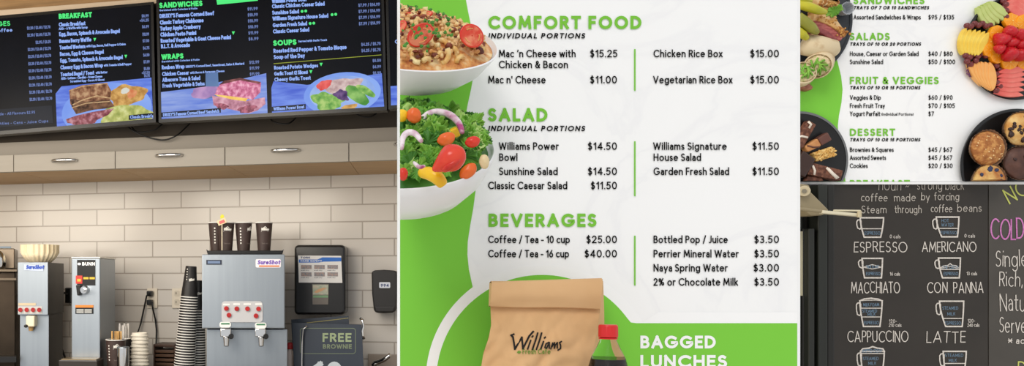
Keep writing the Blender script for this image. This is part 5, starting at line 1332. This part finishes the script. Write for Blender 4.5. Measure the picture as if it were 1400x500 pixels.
for k,(x,y,r) in enumerate(((1383,29,11.5),(1399,31,11),(1362,45,10),(1353,58,9.5),(1363,77,10),(1380,85,11),(1399,85,11),(1352,69,9))):
    c = P3(x,y,.022+.002*(k%3)); M = Matrix.Translation(c) @ Matrix.Rotation(pi/2,4,'X') @ Matrix.Rotation(.15*(k%3-1),4,'X')
    t = thing('orange_slice','round peeled orange slice around the strawberries on the fruit platter','fruit', c, group='orange slices on the fruit platter'); R = r*.002
    part('flesh', MB().lathe([(.001,-.008),(R*.95,-.007),(R,-.002),(R*.96,.003),(R*.85,.004),(.001,.0035)],40,M,wob=lambda g,i: .03*math.cos(8*g)), ORA, t, smooth=50)
    m_ = MB()
    for j in range(8):
        g = j*pi/4; m_.add([(R*.12*math.cos(g),R*.12*math.sin(g),.0043),(R*.86*math.cos(g-.035),R*.86*math.sin(g-.035),.0046),(R*.86*math.cos(g+.035),R*.86*math.sin(g+.035),.0046)],[(0,1,2)],M)
    m_.add([(R*.1*math.cos(q*pi/4),R*.1*math.sin(q*pi/4),.0047) for q in range(8)],[tuple(range(8))],M)
    part('membrane', m_, ORP, t)
STRW = mat('strawberry_red',(206,26,38),.3,c2=(184,14,30),scale=60,bump=.4,bscale=300)
for k,(x,y,r,g) in enumerate(((1369,54,10.5,.5),(1380.5,43,9.5,-.2),(1394,47,9.5,-.7),(1382,58,9,.2),(1398,61,9.5,-.3),(1366.5,67,7,.9),(1380,73,11,.1),(1395,74,9.5,-.2),(1407,50,9,0),(1406,73,9,.3))):
    c = P3(x,y,.040+.003*(k%3)); M = Matrix.Translation(c) @ Matrix.Rotation(pi/2,4,'X') @ Matrix.Rotation(g,4,'Z') @ Matrix.Rotation(-.5,4,'X')
    t = thing('strawberry','whole red strawberry piled in the middle of the fruit platter','fruit', c, group='strawberries on the fruit platter'); R = r*.002
    part('berry', MB().lathe([(.001,-R*1.05),(R*.30,-R*.95),(R*.62,-R*.55),(R*.86,-R*.05),(R*.93,R*.35),(R*.78,R*.68),(R*.35,R*.82),(.001,R*.8)],28,M @ Matrix.Rotation(pi/2,4,'X')), STRW, t, smooth=180)
    m_ = MB()
    for j in range(26):
        gg = j*2.4; z = -.8+1.4*j/26; rr = .95*(1-abs(z-.3)**2.2*.55)
        m_.blob((R*rr*math.cos(gg),R*rr*math.sin(gg),R*z),.0007,seg=5,rings=3)
    part('seeds', _x(m_, M @ Matrix.Rotation(pi/2,4,'X')), mat('strawberry_seed',(226,150,70),.5), t, kind='stuff')
GRP = mat('red_grape',(96,34,42),.25,c2=(140,66,60),scale=40)
gp = [(1322+i*5.2,35-3*math.sin(i*.5)+(i%2)*2.5) for i in range(8)]+[(1320+i*5.5,76+(i%2)*3-i*.6) for i in range(7)]+[(1322,84),(1327,88),(1334,83)]+[(1371.5+(i%2)*3.5,2+i*4.2) for i in range(7)]+[(1362+(i%2)*4.5,90+i*5.6) for i in range(7)]
g0 = None
for k,(x,y) in enumerate(gp):
    if g0 is None:
        m_ = MB(); m_.blob(P3(x,y,.016),(.0078,.0072,.0078),seg=16,rings=10)
        c = g0 = solo('grape', m_, GRP, 'small red grape tucked between the fruit fans on the black platter','fruit', group='red grapes on the fruit platter', smooth=180); off = g0.location-P3(x,y,.016)
    else: c = dup(g0)
    c.location = P3(x,y,.016+.004*(k%2))+off
m_ = MB()
for k in range(14): m_.tube([P3(1321+r5.uniform(0,9),90+r5.uniform(0,16),.008+.004*r5.random()) for _ in range(3)],.0012,6)
solo('shredded_cabbage', m_, mat('purple_cabbage',(120,70,110),.5), 'purple cabbage shreds at the lower left rim of the fruit platter','garnish', kind='stuff', smooth=180)

# muffin plate
cp = (CUTB,); cm = ((CUTB[0]+Vector((0,0,.0006)),CUTB[1]),)
plate('serving_plate',1386,227,77.5,'round black plate of muffins at the lower right of the tray menu', cuts=cp)
def muffin(px,py,r,h,m,label,extra=None,seed=1):
    c = P3(px,py,.006); R = r*.002*.93; M = Matrix.Translation(c) @ Matrix.Rotation(pi/2,4,'X')
    t = thing('muffin',label,'muffin', c)
    def wob(g,i): return .05*noise.noise(Vector((math.cos(g)*1.6,math.sin(g)*1.6,i*.5+seed*5)))
    prof = [(R*.72,0),(R*.92,h*.55)]+[(R*math.cos(D(q)), h*.55+R*.48*math.sin(D(q))) for q in range(4,90,6)]+[(.001,h*.55+R*.482)]
    part('muffin_top', MB().lathe(prof,96,M,wob=wob), m, t, smooth=180, cuts=cm)
    part('paper_liner', MB().lathe([(R*.74,0),(R*1.02,h*.62),(R*1.07,h*.8),(R*1.01,h*.6),(R*.73,.001)],120,M,caps=False,wob=lambda g,i:.018*math.cos(30*g)+(.05*noise.noise(Vector((math.cos(g)*2,math.sin(g)*2,seed*3))) if i in (1,2,3) else 0)), mat('muffin_liner',(150,120,96),.7,c2=(120,92,72),scale=30), t, 'brown paper liner', smooth=60, cuts=cm)
    if extra: extra(t, M, R, h)
MB1 = mat('bran_muffin',(160,98,48),.7,c2=(206,148,84),scale=90,c3=(180,116,60),contrast=(.38,.64),bump=1,bscale=140)
MB2 = mat('golden_muffin',(204,142,66),.7,c2=(236,202,136),scale=34,bump=.8,bscale=90)
MB3 = mat('chocolate_muffin',(74,46,38),.55,c2=(100,66,54),scale=30,bump=1,bscale=50)
MB4 = mat('berry_muffin',(228,188,116),.7,c2=(176,104,46),scale=34,bump=.8,bscale=90)
def dots(name, m, n, s0, s1, seed):
    def f(t, M, R, h):
        r = random.Random(seed)
        for k in range(n):
            q = math.sqrt(r.random())*.86; g = r.uniform(0,6.28); z = h*.55+R*.48*math.sqrt(max(0,1-q*q))
            sz = r.uniform(s0,s1)
            part(name, _x(MB().blob((R*q*math.cos(g),R*q*math.sin(g),z),(sz,sz*.8,sz*.55),Matrix.Rotation(g*3,3,'Z'),10,7,.4,8,k),M), m, t, smooth=180, cuts=cm)
    return f
muffin(1341,204,25,.03,MB1,'sugar-topped brown bran muffin on the left of the muffin plate',dots('oat_flake',mat('oat_flake',(232,196,140),.7),26,.0014,.0026,3),1)
muffin(1386,178,24,.03,MB2,'golden muffin studded with dark chocolate chunks at the top of the plate',dots('chocolate_chunk',mat('chocolate_chunk',(56,32,26),.4),26,.0045,.009,4),2)
muffin(1385,224,24,.03,MB3,'dark chocolate muffin on the right of the muffin plate',dots('chocolate_chunk',mat('chocolate_chunk',(56,32,26),.4),8,.004,.006,8),3)
muffin(1343,249,24,.03,MB4,'pale blueberry muffin cut off at the bottom of the tray menu',dots('blueberry',mat('blueberry',(50,54,84),.5),12,.004,.007,6),4)

# dessert plate
plate('serving_plate',1090,219,66,'round black plate of brownies and squares at the lower left of the tray menu', cuts=cp, rim=mat('grey_plate_rim',(110,112,114),.35))
BRW = mat('brownie_crumb',(88,50,36),.7,c2=(128,82,62),scale=110,contrast=(.42,.62),bump=.7,bscale=140)
ICI = mat('white_icing',(240,228,212),.5)
def brownie(pts, label, dr, h=.028):
    c = P3(sum(p[0] for p in pts)/4,sum(p[1] for p in pts)/4,.006)
    t = thing('brownie',label,'brownie', c)
    chunk('brownie_body', pts, .005, h, BRW, None, None, parent=t, cuts=cp)
    for d_ in dr:
        m_ = MB(); m_.tube([P3(x,y,h+.001) for x,y in d_],[.003]*len(d_),8); part('icing_drizzle', m_, ICI, t, 'white icing', smooth=180, cuts=cp)
brownie([(1106,163.5),(1117,170),(1098,203),(1085,197)],'brownie with white icing at the top of the dessert plate',[[(1105,166),(1109,170),(1106,175)],[(1088,188),(1096,186),(1104,188)]])
brownie([(1110,222),(1153,233),(1149,247),(1104,238)],'brownie with white icing at the lower right of the dessert plate',[[(1111,226),(1114,233),(1113,239)],[(1130,229),(1136,236),(1144,244)],[(1132,230),(1139,237),(1146,243)]])
brownie([(1104,240),(1124,242),(1131,255),(1100,258)],'plain brownie cut off at the bottom edge of the tray menu',[],.022)
t = thing('caramel_bar','two-tone caramel bar with a chocolate end on the dessert plate','dessert bar', P3(1120,194,.006))
chunk('caramel_half', [(1100,200),(1118,188.5),(1124,199),(1105,208)], .005,.026, mat('caramel',(206,148,92),.5,c2=(186,122,70),scale=30), None, None, parent=t, cuts=cp)
chunk('chocolate_half', [(1118,188.5),(1132,180),(1138.5,191),(1124,199)], .005,.027, mat('milk_chocolate',(110,70,58),.45,c2=(98,60,50),scale=20), None, None, parent=t, cuts=cp)
m_ = MB(); m_.tube([P3(1104,199,.027),P3(1112,201,.027),P3(1120,201,.0265)],.002,8); part('chocolate_drizzle', m_, mat('milk_chocolate',(110,70,58)), t, smooth=180)
t = thing('oat_square','golden crumbly oat square at the right of the dessert plate','dessert bar', P3(1128,211,.006))
OAT = mat('oat_crumb',(214,164,84),.7,c2=(236,200,128),scale=90,bump=.8,bscale=120)
chunk('oat_body', [(1111,209),(1139,199.5),(1144,213),(1116,221)], .005,.024, OAT, None, None, parent=t, cuts=cp)
m_ = MB(); r7 = random.Random(3)
for k in range(60):
    u, v = r7.random(), r7.random(); x = 1112+u*28+v*4; y = 209-u*9+v*12; m_.blob(P3(x,y,.025),r7.uniform(.002,.0038),seg=7,rings=5,nz=.5,seed=k)
part('oat_crumbs', m_, OAT, t, kind='stuff', smooth=180)
chunk('chocolate_slab', [(1099,205),(1116,217.5),(1101,243),(1080,232)], .005,.036, mat('dark_chocolate',(58,36,28),.35), 'smooth dark chocolate square at the left edge of the dessert plate','dessert bar', cuts=cp)

# sandwich platter
plate('serving_platter',1078,27,84,'dark round platter of sandwiches and wraps at the top left of the tray menu', m=mat('slate_platter',(52,56,62),.35), rim=mat('slate_platter_rim',(40,44,50),.35))
TOR = mat('tortilla',(222,202,166),.7,c2=(186,150,104),scale=30,contrast=(.48,.75),bump=.3,bscale=40)
FILL = mat('wrap_filling',(226,204,164),.6,c2=(150,166,84),scale=46,contrast=(.46,.6))
m_ = MB(); P = [P3(1096,60,.04),P3(1100,61,.042),P3(1118,64,.044),P3(1138,68,.044),P3(1143,70,.042)]
m_.tube(P,[.018,.027,.029,.026,.014],28)
t = thing('wrap_sandwich','long closed tortilla wrap lying across the sandwich platter','wrap', P3(1120,65,.02)); part('tortilla', m_, TOR, t, smooth=60)
def half(px,py,r,dirx,diry,label,ln=14):
    t = thing('wrap_sandwich',label,'wrap', P3(px,py,.01)); A = P3(px,py,.050); B = P3(px+dirx*ln,py+diry*ln,.02); R = r*.002
    ax = (A-B).normalized(); Q = ax.to_track_quat('Z','Y').to_matrix().to_4x4(); M = Matrix.Translation(A) @ Q; l = (A-B).length
    part('tortilla', MB().lathe([(R*.6,-l*1.0),(R*.93,-l*.8),(R,-l*.3),(R*.99,0),(R*.90,.0015),(R*.88,-.004),(.001,-.005)],48,M,wob=lambda g,i:.04*math.sin(2*g)), TOR, t, smooth=50)
    part('filling', _x(MB().blob((0,0,-.004),(R*.87,R*.85,.012),None,30,14,.25,14,int(px)),M), FILL, t, smooth=180)
    m_ = MB()
    for k in range(9):
        g = k*.7; m_.tube([(R*.7*math.cos(g),R*.7*math.sin(g),.007),(R*.3*math.cos(g+.6),R*.3*math.sin(g+.6),.011),(R*.2*math.cos(g+2),R*.5*math.sin(g+2),.009)],.0022,6)
    part('lettuce_shreds', _x(m_,M), LET[0], t, smooth=180, kind='stuff')
half(1118,90,17.5,.35,-.5,'cut wrap half facing front with green and cream filling')
half(1099,99,16,-.5,.55,'cut wrap half behind, at the left edge of the tray menu')
t = thing('club_sandwich','stacked sandwich with meat and lettuce on the sandwich platter','sandwich', P3(1130,25,.01))
BRD = mat('toasted_bread',(206,158,98),.75,c2=(232,200,150),scale=40,contrast=(.4,.64),bump=.5,bscale=80); CRS = mat('bread_crust',(168,106,52),.7,c2=(190,130,70),scale=30)
def layer(name, pts, h0, h1, m, bv=.004): return chunk(name, pts, h0, h1, m, None, None, parent=t, bevel=bv)
layer('bread_slice', [(1106,-8),(1140,-10),(1149,4),(1146,9),(1128,7),(1110,8)], .02,.055, BRD)
layer('bread_slice', [(1113,18),(1130,16),(1143,24),(1156,42),(1152,50),(1136,40),(1114,32)], .012,.048, BRD)
layer('meat_layer', [(1112,28),(1122,27),(1138,37),(1154,50),(1150,56),(1130,48),(1113,41)], .012,.052, mat('sliced_ham',(150,62,62),.5,c2=(196,112,104),scale=46,stretch=(1,1,5)))
layer('crust', [(1146,34),(1155,38),(1159,47),(1154,52),(1148,44)], .014,.050, CRS)
layer('bread_slice', [(1114,42),(1130,49),(1146,57),(1147,62),(1130,58),(1112,50)], .012,.044, BRD)
layer('turkey_layer', [(1118,9),(1132,10),(1143,17),(1141,22),(1130,16),(1116,14)], .014,.052, mat('sliced_turkey',(222,176,110),.5,c2=(196,140,80),scale=40), .002)
layer('turkey_layer', [(1120,24),(1134,28),(1147,37),(1145,41),(1132,33),(1118,28)], .014,.056, mat('sliced_turkey',(222,176,110),.5,c2=(196,140,80),scale=40), .002)
layer('meat_layer', [(1116,36),(1130,41),(1146,53),(1144,57),(1128,48),(1114,41)], .014,.058, mat('sliced_ham_dark',(116,44,50),.5,c2=(160,82,80),scale=60), .002)
layer('crust', [(1110,-9),(1140,-11),(1150,3),(1147,6),(1138,-7),(1112,-5)], .02,.058, CRS)
m_ = MB(); r8 = random.Random(8)
for k in range(70):
    q = r8.choice(((1130,2),(1122,6),(1138,4),(1148,40),(1152,45),(1126,22),(1136,30)))
    m_.blob(P3(q[0]+r8.gauss(0,4),q[1]+r8.gauss(0,2.5),.055),r8.uniform(.0015,.004),seg=7,rings=5,nz=.5,seed=k)
part('toasted_crumbs', m_, mat('toasted_crumb',(226,176,96),.7,c2=(170,108,50),scale=70), t, smooth=180, kind='stuff')
layer('cheese_layer', [(1114,15),(1130,12),(1146,23),(1143,27),(1128,19),(1114,20)], .014,.046, mat('sliced_turkey',(222,176,110),.5,c2=(196,140,80),scale=40))
vs, fs = leaf(.014, 77); p = P3(1141,15,.060); part('lettuce_leaf', MB().add(vs,fs,Matrix.Translation(p) @ face_cam(p,.4,.5)), LET[0], t, smooth=180, solid=.0008)
PKL = mat('yellow_green_pepper',(206,196,50),.3,c2=(166,166,40),scale=12); PKD = mat('olive_green_pickle',(128,130,46),.3,c2=(160,156,60),scale=14)
for pts,rr,m,lab in (([(1090,6,.07),(1104,9,.076),(1118,14,.078),(1130,17,.07)],(.011,.0125,.011,.005),PKL,'yellow green pepper pointing right at the top of the sandwich platter'),
   ([(1086,-3,.07),(1098,-1,.074),(1110,2,.068)],(.011,.010,.005),PKL,'yellow pepper at the very top edge of the sandwich platter'),
   ([(1090,22,.074),(1099,30,.078),(1109,38,.078),(1118,45,.066)],(.012,.015,.0135,.006),PKD,'olive green pickle slanting down on the sandwich platter'),
   ([(1088,40,.076),(1097,47,.074),(1104,53,.068)],(.010,.011,.006),PKL,'short yellow pepper below the olive green pickle')):
    P = [P3(*q) for q in pts]; S_ = []; R_ = []
    for q in range(len(P)-1):
        p0,p1,p2,p3 = P[max(q-1,0)],P[q],P[q+1],P[min(q+2,len(P)-1)]
        for j in range(6):
            u = j/6; S_.append(.5*((2*p1)+(p2-p0)*u+(2*p0-5*p1+4*p2-p3)*u*u+(3*p1-p0-3*p2+p3)*u**3)); R_.append(rr[q]+(rr[q+1]-rr[q])*u)
    S_.append(P[-1]); R_.append(rr[-1]*.6); m_ = MB(); m_.tube(S_,R_,18)
    solo('pickled_pepper', m_, m, lab, 'pickle', smooth=180)
t = thing('sauce_cup','clear grey ribbed sauce cup at the right rim of the sandwich platter','sauce cup', P3(1149,14,.012))
c = P3(1150,15,.012); M = Matrix.Translation(c) @ Matrix.Rotation(pi/2,4,'X')
part('cup_body', MB().lathe([(.013,0),(.017,.026),(.0155,.026),(.012,.003)],60,M,wob=lambda g,i:.05*math.cos(14*g)), mat('grey_clear_cup',(190,194,200),.2,alpha=.75), t, smooth=60)
chunk('crispy_bacon', [(1098,110),(1106,112),(1113,119),(1110,123),(1100,121),(1096,115)], .0008,.03, mat('crispy_bacon',(130,74,54),.6,c2=(176,120,96),scale=60), 'crisp brown bacon end below the cut wrap halves','bacon')
